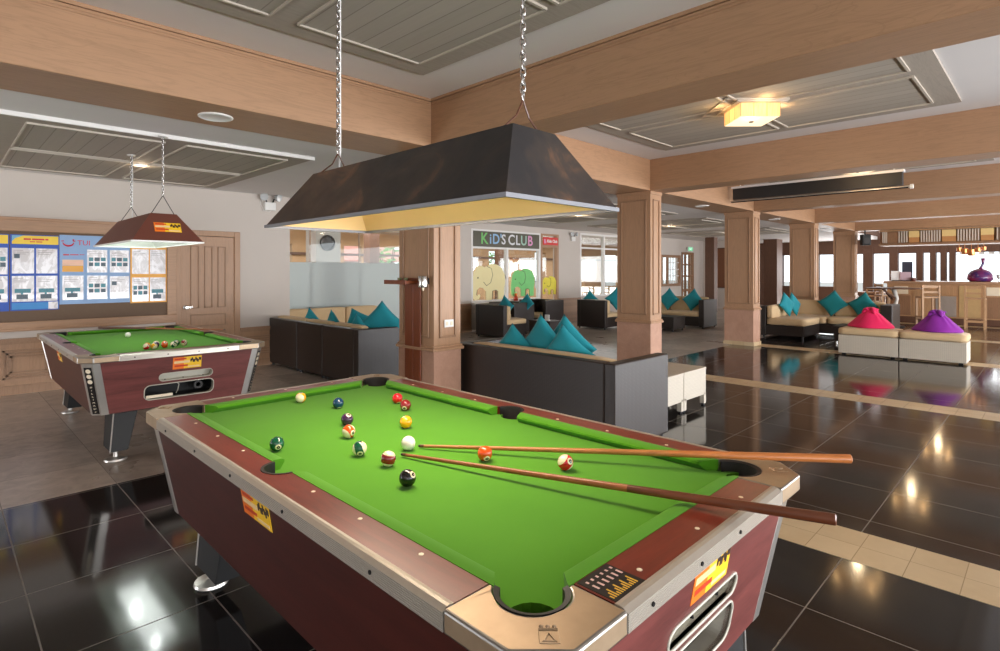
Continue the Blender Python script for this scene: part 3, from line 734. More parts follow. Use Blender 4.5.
# ================================================================== BALLS
BR = .0272; BZ = 0.8137+BR
CRM = srgb(240, 226, 190)
def ball_mat(name, c, kind):
    t = NT(name); x, y, z = t.sep(t.coord('Object', (1/BR,)*3)); spot = t.math('ABSOLUTE', y)
    base = c
    if kind == 'stripe': base = t.mix(t.math('LESS_THAN', t.math('ABSOLUTE', z), .52), CRM, c)
    if kind != 'cue':
        base = t.mix(t.math('GREATER_THAN', spot, .90), base, CRM)
        ring = t.math('MULTIPLY', t.math('GREATER_THAN', spot, .966), t.math('LESS_THAN', spot, .993))
        base = t.mix(ring, base, srgb(40, 34, 30))
    t.b.inputs['Coat Weight'].default_value = .6; t.b.inputs['Coat Roughness'].default_value = .03
    return t.p(base, .12)
def ball(c, kind, x, y, rot, label, mat_cache={}):
    key = (c, kind)
    if key not in mat_cache: mat_cache[key] = ball_mat('phenolic %s ball' % kind, c, kind)
    o = MB().ball((0,0,0), BR, 28, 18).build('cue_ball' if kind == 'cue' else 'pool_ball', mat_cache[key], None, (x, y, BZ), [math.radians(a) for a in rot], smooth=True, weld=True)
    return tag(o, label, 'pool ball', 'pool balls on the tables')
YEL, BLU, RD, PUR, ORA, GRN, MAR, BLK = srgb(240,170,20), srgb(18,62,98), srgb(208,22,34), srgb(62,30,72), srgb(226,84,20), srgb(8,86,58), srgb(132,22,26), srgb(16,15,16)
ball(YEL, 'stripe', 1.357, 2.770, (90, 0, -48), 'cream faced ball near the far end cushion, alone at left of that cushion')
ball(BLU, 'solid', 1.434, 2.525, (60, 0, -10), 'dark blue pool ball with white spot near the far end')
ball(PUR, 'solid', 1.304, 2.218, (-60, 0, 0), 'dark purple pool ball just behind an orange striped one')
ball(ORA, 'stripe', 1.211, 2.048, (10, 62, 20), 'orange striped pool ball just in front of the purple one')
ball(GRN, 'solid', 0.929, 2.093, (15, 0, -12), 'solid dark green pool ball next to the left middle pocket')
ball(GRN, 'stripe', 1.123, 1.822, (62, 55, 30), 'green and cream striped pool ball on the near table')
ball(RD, 'solid', 1.705, 2.403, (80, 30, 60), 'bright red solid ball touching distance from a maroon ball')
ball(MAR, 'solid', 1.647, 2.253, (22, 0, -50), 'maroon solid pool ball in front of the bright red one')
ball(YEL, 'solid', 1.464, 2.000, (80, 20, 100), 'plain yellow orange pool ball behind the white cue ball')
ball(srgb(245,240,228), 'cue', 1.291, 1.748, (0,0,0), 'white cue ball by the two cue tips on the near table')
ball(MAR, 'stripe', 1.134, 1.653, (12, 4, 60), 'maroon ball with cream caps beside the black ball')
ball(BLK, 'solid', 1.071, 1.455, (-35, 0, 20), 'black pool ball nearest to the camera on the green cloth')
ball(ORA, 'solid', 1.414, 1.454, (28, 0, -25), 'solid orange pool ball between the two cues')
ball(RD, 'stripe', 1.545, 1.191, (-30, -35, 10), 'red and cream striped pool ball between the cues towards the butts')
# the far table: a loose cluster and its cue ball
clu = [(1.317,5.591,RD,'stripe','red striped ball at the left end of the cluster on the far table'), (1.372,5.575,YEL,'stripe','cream and yellow striped ball in the front row of the far cluster'), (1.465,5.613,ORA,'solid','orange ball in the front middle of the far cluster'),
       (1.530,5.585,GRN,'stripe','cream and green ball in the front row of the far cluster'), (1.632,5.645,MAR,'stripe','maroon striped ball at the right end of the far cluster'),
       (1.339,5.654,YEL,'solid','yellow ball behind the red striped one in the far cluster'), (1.409,5.663,PUR,'solid','purple ball inside the cluster on the far table'), (1.484,5.683,ORA,'stripe','orange striped ball at the back of the far cluster'),
       (1.581,5.683,GRN,'solid','dark green ball at the back right of the far cluster'), (1.428,5.734,YEL,'stripe','yellow striped ball rearmost in the far cluster')]
for x, y, c, k, l in clu: ball(c, k, x, y, (random.uniform(-60, 60), random.uniform(-60, 60), random.uniform(0, 90)), l)
ball(srgb(245,240,228), 'cue', 1.422, 6.743, (0,0,0), 'pale cue ball alone at the back half of the far table')

# ================================================================== CUES
M['cue_shaft'] = wood('pale maple cue shaft', srgb(178, 116, 64), 0, .3, .25, 2)
M['cue_butt'] = laminate('dark cue butt', srgb(92, 50, 30), 0, .28)
M['cue_tan'] = wood('honey cue butt', srgb(186, 114, 60), 0, .3, .3, 2)
M['cue_red'] = wood('reddish cue shaft', srgb(150, 88, 50), 0, .3, .25, 2)
def cue(p0, p1, butt, label):
    p0, p1 = Vector(p0), Vector(p1); L = (p1-p0).length
    rot = (p1-p0).to_track_quat('X', 'Z').to_euler()
    R = empty('pool_cue', p0, 0, label, 'pool cue', 'pool cues'); R.rotation_euler = rot
    r = lambda x: .0057+(.0142-.0057)*(x/L)
    sh = MB().tube([(x, 0, 0) for x in (.022, L*.2, L*.4, L*.62)], [r(x) for x in (.022, L*.2, L*.4, L*.62)], 14).build('shaft', M['cue_shaft'] if butt is M['cue_tan'] else M['cue_red'], R, smooth=40)
    MB().tube([(.008, 0, 0), (.022, 0, 0)], r(.02)*1.02, 14).build('ferrule', M['cue_butt'], R, smooth=40)
    MB().tube([(0, 0, 0), (.008, 0, 0)], [r(0)*.8, r(0)*1.0], 14).build('tip', M['rubber'], R, smooth=40)
    MB().tube([(x, 0, 0) for x in (L*.62, L*.8, L-.012)], [r(L*.62)*1.01, r(L*.8), r(L)], 16).build('butt', butt, R, smooth=40)
    MB().tube([(L-.012, 0, 0), (L-.003, 0, 0), (L, 0, 0)], [r(L), r(L), r(L)*.7], 16).build('end_cap', butt, R, smooth=40)
    return R
cue((1.332, 1.737, 0.8235), (2.111, 0.468, 0.8917), M['cue_tan'], 'honey coloured cue, farther of the two on the near table, butt over the corner pocket')
cue((1.226, 1.702, 0.8235), (1.573, 0.380, 0.8899), M['cue_butt'], 'dark butted cue, nearer of the two, sticking out over the end rail')
cue((2.232, 6.315, 0.8680), (1.297, 7.467, 0.8732), M['cue_butt'], 'cue lying across the back corner of the far pool table')

# ================================================================== LAMPS OVER THE TABLES
M['shade_dark'] = None
t = NT('worn black painted shade'); f = t.noise(t.coord(), 3.2, 5, .65, .8); g = t.noise(t.coord('Object', (1, 1, 1), (3, 1, 2)), 9, 4)
M['shade_dark'] = t.p(t.ramp(f, [(.40, srgb(42, 40, 42)), (.56, srgb(60, 52, 48)), (.70, srgb(112, 80, 60))]), t.math('ADD', .3, t.math('MULTIPLY', g, .25)))
M['shade_brown'] = plain('rust brown painted shade', srgb(104, 56, 42), .6, 0, .12, 4)
M['shade_in_warm'] = plain('amber shade lining', srgb(246, 206, 150), .6, 0, .04); M['shade_in_white'] = plain('white shade lining', srgb(240, 242, 236), .5, 0, .02)
def lamp(loc, hx, hy, tx, ty, h, ceil, mat, lining, rim, label, power, lc, chains, tubes):
    R = empty('table_lamp', loc, 0, label, 'hanging lamp', 'shade lamps over the pool tables')
    def ring(x, y, z): return [(-x,-y,z),(x,-y,z),(x,y,z),(-x,y,z)]
    th = .006
    MB().loft([ring(hx, hy, 0), ring(tx, ty, h)], 0, False, True).build('shade', mat, R)
    MB().loft([ring(hx-th, hy-th, .002), ring(tx-th, ty-th, h-th)], 0, False, True).build('lining', lining, R)
    rm = MB()
    for z0, z1 in ((-.009, .004),):
        rm.loft([ring(hx+.004, hy+.004, z0), ring(hx+.004, hy+.004, z1), ring(hx-.007, hy-.007, z1), ring(hx-.007, hy-.007, z0), ring(hx+.004, hy+.004, z0)], 0, False, False)
    rm.build('rim', rim, R)
    for y in tubes:
        if lining is M['shade_in_warm']:
            b = MB().ball((0, y, h*.52), .04, 16, 10).build('light_bulb', emit('warm bulb', (1, .62, .28, 1), 4), R, smooth=True)
            MB().lathe([(.018, h*.66), (.02, h*.95)], 12, (0, y, 0)).build('socket', M['white'], R)
        else:
            for x in (-.06, .06): MB().tube([(x, y-.2, h*.66), (x, y+.2, h*.66)], .013, 10).build('fluorescent_tube', emit('cool tube', (.86, 1, .95, 1), 3), R, smooth=True)
        bulb('lamp_glow', (0, y, h*.6), power*.12, lc, .04, R)
    A = area('lamp_beam', (0, 0, h*.03), (0, 0, -1), hx*.9, hy*1.5, power if lining is M['shade_in_warm'] else power*.35, lc); A.parent = R
    for (y, zj) in chains:
        c = MB(); z = zj; k = 0
        while z < ceil:
            a = [(0.0085*math.sin(2*PI*q/10), 0, .019*math.cos(2*PI*q/10)) for q in range(10)]
            K = Matrix.Translation((0, y, z)) @ Matrix.Rotation(PI/2*(k % 2)+.4, 4, 'Z')
            c.tube([K @ Vector(p) for p in a], .0033, 5, 0, True); z += .025; k += 1
        c.build('chain', M['chrome'], R, smooth=True)
        MB().lathe([(.04, ceil-.012), (.04, ceil), (0.001, ceil)], 16, (0, y, 0)).build('ceiling_hook', M['white'], R)
        for s in (-1, 1):
            MB().tube([(0, y, zj-.015), (s*.03, y, zj-.07), (s*(tx-.012), y, h)], .0032, 6).build('hanger_wire', M['cue_butt'] if lining is M['shade_in_warm'] else M['dark_metal'], R)
    cord = MB().tube([(.012, chains[0][0], ceil), (.014, chains[0][0]+.004, (ceil+chains[0][1])/2), (.012, chains[0][0], chains[0][1]), (.02, chains[0][0]+.03, h)], .004, 6)
    cord.build('power_cord', M['white'], R, smooth=True)
    return R
lamp((1.3685, 1.818, 1.7095), .273, .773, .103, .641, .2458, CZ-.022-1.7095, M['shade_dark'], M['shade_in_warm'], M['rim_grey'], 'large black lamp shade with amber inside hanging over the near pool table', 23, (1, .84, .66), ((.593, .366), (-.589, .366)), (-.5, 0, .5))
L2 = lamp((1.4415, 6.161, 1.7558), .279, .772, .102, .614, .251, LZ-.022-1.7558, M['shade_brown'], M['shade_in_white'], M['white'], 'rust brown lamp shade hanging over the far pool table', 17, (.94, 1, .96), ((.539, .4185), (-.586, .428)), (-.36, .36))
n0 = Vector((0, -.17, .27)).cross(Vector((1, 0, 0))).normalized()
upv = Vector((0, .158, .251)).normalized(); nv = Vector((0, -.251, .158)).normalized()
sticker(L2, lambda a, b, h: tuple(Vector((.01+a, -.694, .1242))+upv*b+nv*(h+.0005)), .21, .096)['label'] = 'orange and yellow printed sticker'
# ================================================================== LOUNGE FURNITURE
M['wick'] = wicker('dark brown wicker', srgb(44, 35, 31)); M['wickw'] = wicker('white wicker', srgb(198, 188, 172), .8, .5)
M['tan'] = fabric('tan cushion canvas', srgb(206, 178, 138)); M['teal'] = fabric('teal cushion cloth', srgb(34, 138, 150)); M['teal2'] = fabric('deep teal cushion cloth', srgb(22, 116, 120))
M['pink'] = fabric('hot pink cloth', srgb(226, 34, 92), .7); M['purple'] = fabric('violet cloth', srgb(132, 36, 150), .7)
def slab(x0, x1, y0, y1, z0, z1, nx=10, r=.035, puff=.012, ax=None):
    """a soft cushion: rounded box with slightly crowned faces"""
    cx, cy, cz = (x0+x1)/2, (y0+y1)/2, (z0+z1)/2; hx, hy, hz = (x1-x0)/2, (y1-y0)/2, (z1-z0)/2
    bm = bmesh.new(); bmesh.ops.create_cube(bm, size=2)
    bmesh.ops.subdivide_edges(bm, edges=bm.edges, cuts=nx, use_grid_fill=True)
    mb = MB(); vs = []
    for v in bm.verts:
        p = Vector((v.co.x*hx, v.co.y*hy, v.co.z*hz)); q = Vector((max(-hx+r, min(hx-r, p.x)), max(-hy+r, min(hy-r, p.y)), max(-hz+r, min(hz-r, p.z))))
        d = p-q
        if d.length > 1e-6: p = q+d.normalized()*r
        u, w, t_ = v.co.x, v.co.y, v.co.z
        p.z += puff*(1-u*u)*(1-w*w)*(1 if t_ > 0 else -.3)*abs(t_)
        p.x += puff*(1-w*w)*(1-t_*t_)*u; p.y += puff*(1-u*u)*(1-t_*t_)*w
        vs.append((cx+p.x, cy+p.y, cz+p.z))
    fs = [tuple(v.index for v in f.verts) for f in bm.faces]; bm.free()
    return mb.add(vs, fs)
def sofa(loc, rz, w, d, h, label, arms=(0, 0), back=True, seat_h=.30, cush=.12, group='wicker lounge sofas', n_cush=1, name='sofa', cat='sofa', back_up=.03, arm_h=None, side_back=0, arm_w=.11, back_cush=True, parts_mat=None, n_back=0):
    """local frame: back along x at y = 0, seat towards +y; x from 0 to w. arms = (left, right)"""
    mt = parts_mat or M['wick']
    R = empty(name, loc, rz, label, cat, group)
    ah = arm_h or h
    MB().box(.0 if not arms[0] else arm_w, w if not arms[1] else w-arm_w, .11 if back else 0, d, .06, seat_h).build('base', mt, R, bevel=.008)
    bx0, bx1 = (arm_w if arms[0] else .0), (w-arm_w if arms[1] else w)
    if back: MB().box(arm_w if arms[0] else 0, w-arm_w if arms[1] else w, 0, .11, .04, h).build('back_panel', mt, R, bevel=.012)
    for i, s in enumerate(arms):
        if s: MB().box(0 if i == 0 else w-arm_w, arm_w if i == 0 else w, 0, d, .04, ah).build('arm', mt, R, bevel=.012)
    cw = (bx1-bx0)/n_cush; nb = n_back or n_cush
    if back and back_cush:
        for k in range(nb):
            a, b = bx0+k*(bx1-bx0)/nb, bx0+(k+1)*(bx1-bx0)/nb
            slab(a+.012, b-.012, .118, .25, seat_h+cush-.01, h+back_up, r=.035, puff=.006).build('back_cushion', M['tan'], R, smooth=True)
    for k in range(n_cush):
        a, b = bx0+k*cw, bx0+(k+1)*cw
        slab(a+.012, b-.012, .118 if back else .01, d+.015, seat_h, seat_h+cush).build('seat_cushion', M['tan'], R, smooth=True)
    for x in (.05, w-.05):
        for y in (.05, d-.05): MB().lathe([(.022, 0), (.022, .062)], 10, (x, y, 0)).build('foot', M['dark_metal'], R)
    return R
def pillow(loc, size, rot, label, mat=None, name='throw_pillow', group='teal throw pillows'):
    def mk():
        n = 17; mb = MB()
        for sgn in (1, -1):
            def fn(u, v):
                a, b = 2*u-1, 2*v-1
                pin = 1-.10*(1-a*a)*abs(b)**1.5-.0; pin2 = 1-.10*(1-b*b)*abs(a)**1.5
                th = .20*((1-a**4)*(1-b**4))**.62*(1+.05*math.sin(7*a+3*b))
                return (a*.5*pin2, b*.5*pin, sgn*th*.62)
            mb.grid(fn, n, n)
        return mb
    o = mk().xf(Matrix.Scale(size, 4)).build(name, mat or M['teal'], None, loc, None, smooth=True, weld=True)
    o.rotation_euler = rot.to_euler() if hasattr(rot, 'to_euler') else rot
    return tag(o, label, 'pillow', group)
def stand(yaw, lean=.25, spin=PI/4):
    """pillow plane upright, facing 'yaw', leaning back, one corner up"""
    return Matrix.Rotation(yaw, 4, 'Z') @ Matrix.Rotation(PI/2-lean, 4, 'Y') @ Matrix.Rotation(spin, 4, 'Z')

# sofa in front of the pool table: its back faces the camera side, local x runs along -Y in the room
# local->room for rz=-90: x_room = loc.x + y_local, y_room = loc.y - x_local
s1 = sofa((3.865, 4.42, 0), -PI/2, 1.94, .87, .752, 'dark wicker sofa with tan cushions directly behind the near pool table', (1, 1), n_cush=2, n_back=1, back_up=.012)
for (x, y, z, sz, yaw, sp, l) in ((4.19, 3.86, .705, .40, .15, .78, 'leftmost teal pillow on the sofa behind the near pool table'), (4.24, 3.52, .765, .475, -.1, .82, 'second pillow from left on the sofa behind the near pool table'),
        (4.18, 3.20, .725, .425, .1, .72, 'front right teal pillow, on the sofa behind the near pool table'), (4.36, 3.33, .775, .46, .05, .80, 'tallest teal pillow on the sofa behind the near pool table')):
    pillow((x, y, z), sz, stand(yaw, .22, sp), l)

# long dark sofas under the frosted glass (three modules backing on to the pool hall)
for y0, y1, a, l in ((8.92, 7.97, (0, 0), 'farthest dark wicker seat module by the left wall'), (7.96, 7.20, (0, 0), 'middle module of the dark wicker sofa before frosted glass'), (7.19, 6.26, (0, 1), 'end module with arm of the dark sofa before frosted glass')):
    sofa((3.835, y0, 0), -PI/2, y0-y1, .86, .75, l, a)
for (x, y, z, sz, yaw, sp, l) in ((4.12, 8.03, .69, .38, .2, .75, 'leftmost small teal pillow on the sofa before frosted glass'), (4.12, 7.37, .69, .38, 0, .8, 'second small teal pillow on the sofa before frosted glass'),
        (4.30, 6.95, .70, .44, .9, .40, 'broad tilted teal pillow at middle of the sofa before frosted glass'), (4.10, 6.66, .67, .38, .2, .80, 'small teal pillow in front of the broad tilted one before frosted glass'), (4.32, 6.44, .76, .50, .85, .80, 'large teal pillow at the arm end of the sofa before frosted glass')):
    pillow((x, y, z), sz, stand(yaw, .2, sp), l)
sofa((6.45, 10.0, 0), PI, 2.2, .86, .74, 'tan cushioned sofa standing along the frosted glass', (0, 0), n_cush=3, back_up=.06)

# white wicker cubes
def cube_table(x, l):
    R = empty('side_table', (x, 3.01, 0), 0, l, 'side table', 'white wicker side tables')
    MB().box(-.262, .262, -.235, .235, .12, .42).build('body', M['wickw'], R, bevel=.006)
    MB().box(-.265, .265, -.238, .238, .405, .424).build('table_top', M['wickw'], R, bevel=.004)
    for sx in (-1, 1):
        for sy in (-1, 1):
            lg = MB().box(sx*.262, sx*.212, sy*.235, sy*.185, .02, .14).build('leg', M['wickw'], R)
            MB().lathe([(.02, 0), (.02, .022)], 10, (sx*.237, sy*.21, 0)).build('foot', M['dark_metal'], lg)
cube_table(5.365, 'white wicker side table next to the dark sofa arm'); cube_table(5.902, 'white wicker side table farther from the sofa arm, on the right')

# two white wicker benches with knotted bean cushions
def bench(y0, y1, l):
    R = empty('bench', (11.61, y0, 0), 0, l, 'bench', 'white wicker benches'); w = y1-y0
    MB().box(0, .54, .004, w-.004, .03, .355).build('base', M['wickw'], R, bevel=.008)
    slab(-.02, .56, -.0, w-.0, .355, .485, r=.045, puff=.01).build('seat_cushion', M['tan'], R, smooth=True)
    for x in (.06, .48):
        for y in (.08, w-.08): MB().box(x-.03, x+.03, y-.03, y+.03, 0, .032).build('foot', M['dark_metal'], R)
bench(1.895, 2.785, 'white wicker bench carrying the pink bag'); bench(1.0, 1.885, 'white wicker bench carrying the purple bag')
def bag(x, y, z, r, h, mat, l):
    R = empty('bean_bag', (x, y, z), 0, l, 'bean bag', 'knotted bean bags')
    mb = MB(); prof = [(.30, .0), (.93, .012), (1.0, .07), (.94, .17), (.78, .34), (.62, .50), (.48, .66), (.34, .80), (.20, .86)]
    def fn(u, v):
        k = v*(len(prof)-1); i = min(int(k), len(prof)-2); f = k-i
        rr = prof[i][0]*(1-f)+prof[i+1][0]*f; zz = prof[i][1]*(1-f)+prof[i+1][1]*f; a = 2*PI*u
        fold = 1+.05*math.sin(9*a+2*math.sin(3*a))*min(1, max(0, v-.35)*2.4)
        sq = 1+.06*math.cos(4*a)*(1-v)
        return (r*.80*rr*fold*sq*math.cos(a), r*rr*fold*sq*math.sin(a), h*zz)
    mb.grid(fn, 72, 22, 0, True); mb.build('bag_body', mat, R, smooth=True)
    k = MB()
    def top(u, v):
        a = 2*PI*u; rr = (.17+.13*v)*(1+.30*math.sin(5*a+1)*v); return (r*rr*math.cos(a), r*rr*math.sin(a), h*(.84+.12*v+.06*math.sin(3*a)*v))
    k.grid(top, 48, 6, 0, True)
    for q in range(4):
        a = q*1.7+.4; k.tube([(0, 0, h*.93), (r*.13*math.cos(a), r*.13*math.sin(a), h*1.0), (r*.26*math.cos(a), r*.26*math.sin(a), h*.94), (r*.37*math.cos(a), r*.37*math.sin(a), h*.78)], [.02, .036, .036, .018], 8)
    k.build('knot', mat, R, smooth=True)
    MB().tube([(r*.19*math.cos(2*PI*q/16), r*.19*math.sin(2*PI*q/16), h*.86) for q in range(16)], .012, 6, 0, True).build('tie_cord', mat, R, smooth=True)
bag(11.90, 2.345, .488, .345, .335, M['pink'], 'hot pink knotted bean bag cushion'); bag(11.90, 1.41, .488, .335, .335, M['purple'], 'violet knotted bean bag cushion')

# sectional sofa by the third column row
sofa((14.53, 4.76, 0), PI, 1.11, .90, .70, 'near end module of the dark sectional sofa, with two upright teal pillows', (0, 0), seat_h=.28, cush=.16, back_up=.02)
sofa((15.42, 2.48, 0), PI/2, 2.26, .85, .76, 'long module with an end arm, of the dark sectional sofa', (1, 0), seat_h=.28, cush=.16, n_cush=2, n_back=2, back_up=.03, arm_w=.22)
for (x, y, z, sz, yaw, sp, l, m_) in ((14.02, 4.40, .73, .43, -PI/2-.25, .80, 'left one of two upright teal pillows on the sectional sofa', 'teal'), (14.40, 4.36, .72, .42, -PI/2-.2, .76, 'right one of two upright teal pillows on the sectional sofa', 'teal'),
        (15.06, 3.72, .74, .47, PI+.1, .70, 'wide deep teal pillow before the sectional corner', 'teal2'), (15.06, 3.12, .72, .46, PI-.1, .68, 'wide deep teal pillow nearest the sectional arm', 'teal2')):
    pillow((x, y, z), sz, stand(yaw, .25, sp), l, M[m_])
R = empty('coffee_table', (13.55, 2.95, 0), 0, 'low black coffee table between the pink bag and sectional sofa', 'coffee table')
MB().box(-.4, .4, -.32, .32, .33, .37).build('table_top', M['wick'], R, bevel=.006); MB().box(-.36, .36, -.28, .28, .06, .33).build('body', M['wick'], R)
for sx in (-1, 1):
    for sy in (-1, 1): MB().lathe([(.02, 0), (.02, .07)], 10, (sx*.33, sy*.25, 0)).build('foot', M['chrome'], R)

# tub chairs before the kids club glass
ch = sofa((8.86, 9.42, 0), -PI/2, .90, .76, .74, 'dark wicker armchair seen from behind, left end before kids windows', (1, 0), name='armchair', cat='armchair', group='wicker armchairs', back_up=-.02)
sofa((10.42, 8.98, 0), PI/2, .86, .72, .74, 'dark wicker armchair facing us, middle one below the green elephant', (1, 1), name='armchair', cat='armchair', group='wicker armchairs', back_cush=False, back_up=-.04)
sofa((11.52, 8.93, 0), PI/2, .90, .72, .76, 'dark wicker armchair facing us, right one by the kids club door', (1, 1), name='armchair', cat='armchair', group='wicker armchairs', back_cush=False, back_up=-.04)
sofa((12.08, 8.93, 0), -PI/2, .88, .80, .75, 'dark wicker armchair seen from behind, right of the pale pier', (1, 0), name='armchair', cat='armchair', group='wicker armchairs', back_up=.0)
pillow((9.14, 8.72, .72), .36, stand(.0, .2, .75), 'teal pillow on the armchair at left before the kids windows')
pillow((10.2, 9.05, .72), .36, stand(PI, .2, .8), 'teal pillow on the middle armchair below the green elephant')
pillow((12.40, 8.72, .74), .38, stand(.0, .2, .8), 'teal pillow on the armchair right of the pale pier')
pillow((13.0, 8.30, .76), .46, stand(.6, .15, .8), 'teal pillow half hidden by the column, right of the pier')
R = empty('side_table', (12.1, 8.45, 0), 0, 'low wicker side table holding white cards by the kids club door', 'side table')
# far sofa seen between two columns
sofa((14.93, 6.42, 0), PI/2, 2.3, .80, .75, 'dark wicker sofa between two columns, in the back lounge', (1, 0), n_cush=2, arm_w=.14, back_up=.05)
pillow((14.55, 7.62, .72), .46, stand(PI, .2, .78), 'left teal pillow on the back lounge sofa'); pillow((14.55, 6.92, .72), .46, stand(PI-.1, .2, .74), 'right teal pillow on the back lounge sofa')
bpy.data.objects.remove(R)
R = empty('coffee_table', (13.2, 7.12, 0), 0, 'dark wicker coffee table before the back lounge sofa', 'coffee table')
MB().box(-.3, .3, -.5, .5, .06, .34).build('body', M['wick'], R, bevel=.008); MB().box(-.31, .31, -.51, .51, .34, .365).build('table_top', M['wick'], R, bevel=.005)
for sx in (-1, 1):
    for sy in (-1, 1): MB().lathe([(.02, 0), (.02, .07)], 10, (sx*.25, sy*.45, 0)).build('foot', M['dark_metal'], R)
R = empty('coffee_table', (9.9, 8.2, 0), 0, 'small dark wicker table between the kids club armchairs', 'coffee table')
MB().box(-.22, .22, -.3, .3, .06, .36).build('body', M['wick'], R, bevel=.006); MB().box(-.23, .23, -.31, .31, .36, .38).build('table_top', M['wick'], R)
for sx in (-1, 1):
    for sy in (-1, 1): MB().lathe([(.02, 0), (.02, .07)], 10, (sx*.18, sy*.25, 0)).build('foot', M['dark_metal'], R)
R = empty('menu_stand', (9.86, 8.12, .38), 0, 'small white menu card standing on the low wicker table', 'menu card')
MB().box(-.01, .01, -.06, .06, 0, .13).build('card', M['white'], R); MB().box(-.03, .03, -.07, .07, 0, .012).build('base', M['white'], R)

# ================================================================== CUE RACK, SWITCHES, FITTINGS
RKW = wood('red stained rack board', srgb(128, 66, 36), 2, .35, .25, 1)
R = empty('cue_rack', (3.455, 4.265, 0), 0, 'red brown wooden cue rack board fixed to the nearest column', 'cue rack')
MB().box(-.024, -.010, .185, .30, .06, 1.36).box(-.024, -.010, .307, .44, .06, 1.36).build('back_board', RKW, R, bevel=.002)
hold = [[(.02+.03*math.cos(2*PI*q/12)-.14, .27+k*.077+.022*math.sin(2*PI*q/12)) for q in range(12)] for k in range(4)]
MB().prism([(-.19, .20), (-.010, .20), (-.010, .56), (-.19, .56)], hold, 1.375, 1.405).build('cue_shelf', RKW, R, bevel=.002)
MB().box(-.03, -.010, .2, .56, 1.36, 1.43).box(-.196, -.186, .2, .56, 1.368, 1.41).build('shelf_edge', RKW, R)
for k, l in ((0, .37), (1, .47)):
    MB().box(-.08, -.05, l-.014, l+.014, 1.405, 1.43).build('chalk', plain('green chalk', srgb(150, 160, 120), .9), R)
R2 = empty('powder_dispenser', (3.385, 4.345, 1.34), 0, 'chrome hand powder dispenser on the cue rack column', 'dispenser')
MB().lathe([(.0, 0), (.045, 0), (.048, .01), (.048, .105), (.044, .112), (.0, .115)], 24).build('canister', M['chrome'], R2, smooth=40)
MB().lathe([(.0, -.035), (.008, -.03), (.014, 0)], 12).build('spout', M['cream'], R2, smooth=40); MB().box(.046, .062, -.02, .02, .03, .09).build('wall_bracket', M['dark_metal'], R2)
R = empty('light_switch', (3.64, 4.262, .98), 0, 'white double switch plate on the nearest column', 'switch')
MB().box(-.06, .06, -.010, 0, -.038, .038).build('plate', M['white'], R, bevel=.003)
for s in (-1, 1): MB().box(s*.03-.014, s*.03+.014, -.014, -.010, -.018, .018).build('rocker', M['cream'], R)
def twin_light(loc, l, up=1):
    R = empty('emergency_light', loc, 0, l, 'emergency light', 'twin head emergency lights')
    MB().box(-.09, .09, -.07, 0, -.13, .0).build('housing', M['white'], R, bevel=.01)
    for s in (-1, 1):
        a = MB().tube([(s*.05, -.035, 0), (s*.07, -.04, .06)], .012, 8).build('swivel', M['dark_metal'], R)
        h = MB().lathe([(.03, 0), (.055, .03), (.062, .075), (.056, .08), (.0, .078)], 18); h.xf(Matrix.Translation((s*.09, -.05, .09)) @ Matrix.Rotation(PI/2+.25, 4, 'X') @ Matrix.Rotation(s*.45, 4, 'Y'))
        h.build('lamp_head', M['lens'], R, smooth=40)
    return R
twin_light((3.83, WY-.0, 2.60), 'white twin head emergency light high on the left wall'); twin_light((13.55, KY, 2.52), 'white twin head emergency light on the pale pier')
cb = MB().tube([(3.70, WY-.012, 2.66), (3.69, WY-.015, 2.56), (3.74, WY-.02, 2.46), (3.83, WY-.02, 2.45), (3.87, WY-.02, 2.48)], .005, 6).build('power_cord', M['white'], None, smooth=True)
tag(cb, 'thin white cord looping below the light on the left wall', 'cord')
# wall clock behind the glass
R = empty('wall_clock', (5.69, 10.46, 2.07), 0, 'round dark rimmed wall clock behind the frosted partition', 'clock')
q = MB().lathe([(.13, 0), (.16, 0), (.16, .04), (.13, .045), (.125, .03)], 28).xf(Matrix.Rotation(PI/2, 4, 'X')); q.build('rim', M['dark_metal'], R, smooth=40)
MB().lathe([(.0, .012), (.13, .012)], 28).xf(Matrix.Rotation(PI/2, 4, 'X')).build('dial', M['white'], R)
MB().box(-.006, .006, -.02, -.016, 0, .09).box(0, .06, -.02, -.016, -.006, .006).build('hands', M['black'], R)
struct('pillar', MB().box(5.45, 6.0, 10.47, 10.9, 0, LZ), M['plaster'])

def disc(loc, r, mat, l, lit=0, group='round ceiling fittings', name='ceiling_speaker', cat='ceiling speaker'):
    R = empty(name, loc, 0, l, cat, group)
    MB().lathe([(r, 0), (r, -.008), (r-.012, -.013), (r-.025, -.006)], 32).build('bezel', M['white'], R, smooth=40)
    MB().lathe([(.0, -.005), (r-.02, -.005), (r-.02, -.001)], 32).build('grille' if not lit else 'diffuser', mat, R)
    if lit: bulb('downlight_glow', (0, 0, -.09), lit, (1, .78, .55), .06, R)
    return R
disc((1.555, 4.60, SZ), .125, M['lens'], 'round white speaker in the underside of the foremost beam, at top left')
disc((5.70, 4.60, SZ), .125, M['lens'], 'round white speaker in the beam between the first two columns')
disc((10.05, 4.60, SZ), .125, M['lens'], 'round white speaker in the beam between second and third columns')
disc((13.8, 4.60, SZ), .125, M['lens'], 'round white speaker in the beam between third and fourth columns')
disc((17.9, 4.60, SZ), .125, M['lens'], 'round white speaker in the beam between fourth and fifth columns')
E_WARM = emit('lit downlight', (1, .80, .52, 1), 5)
disc((1.66, 7.27, LZ-.022), .085, E_WARM, 'small lit downlight in the grey boards above the far pool table', 2, 'downlights', 'downlight', 'downlight')
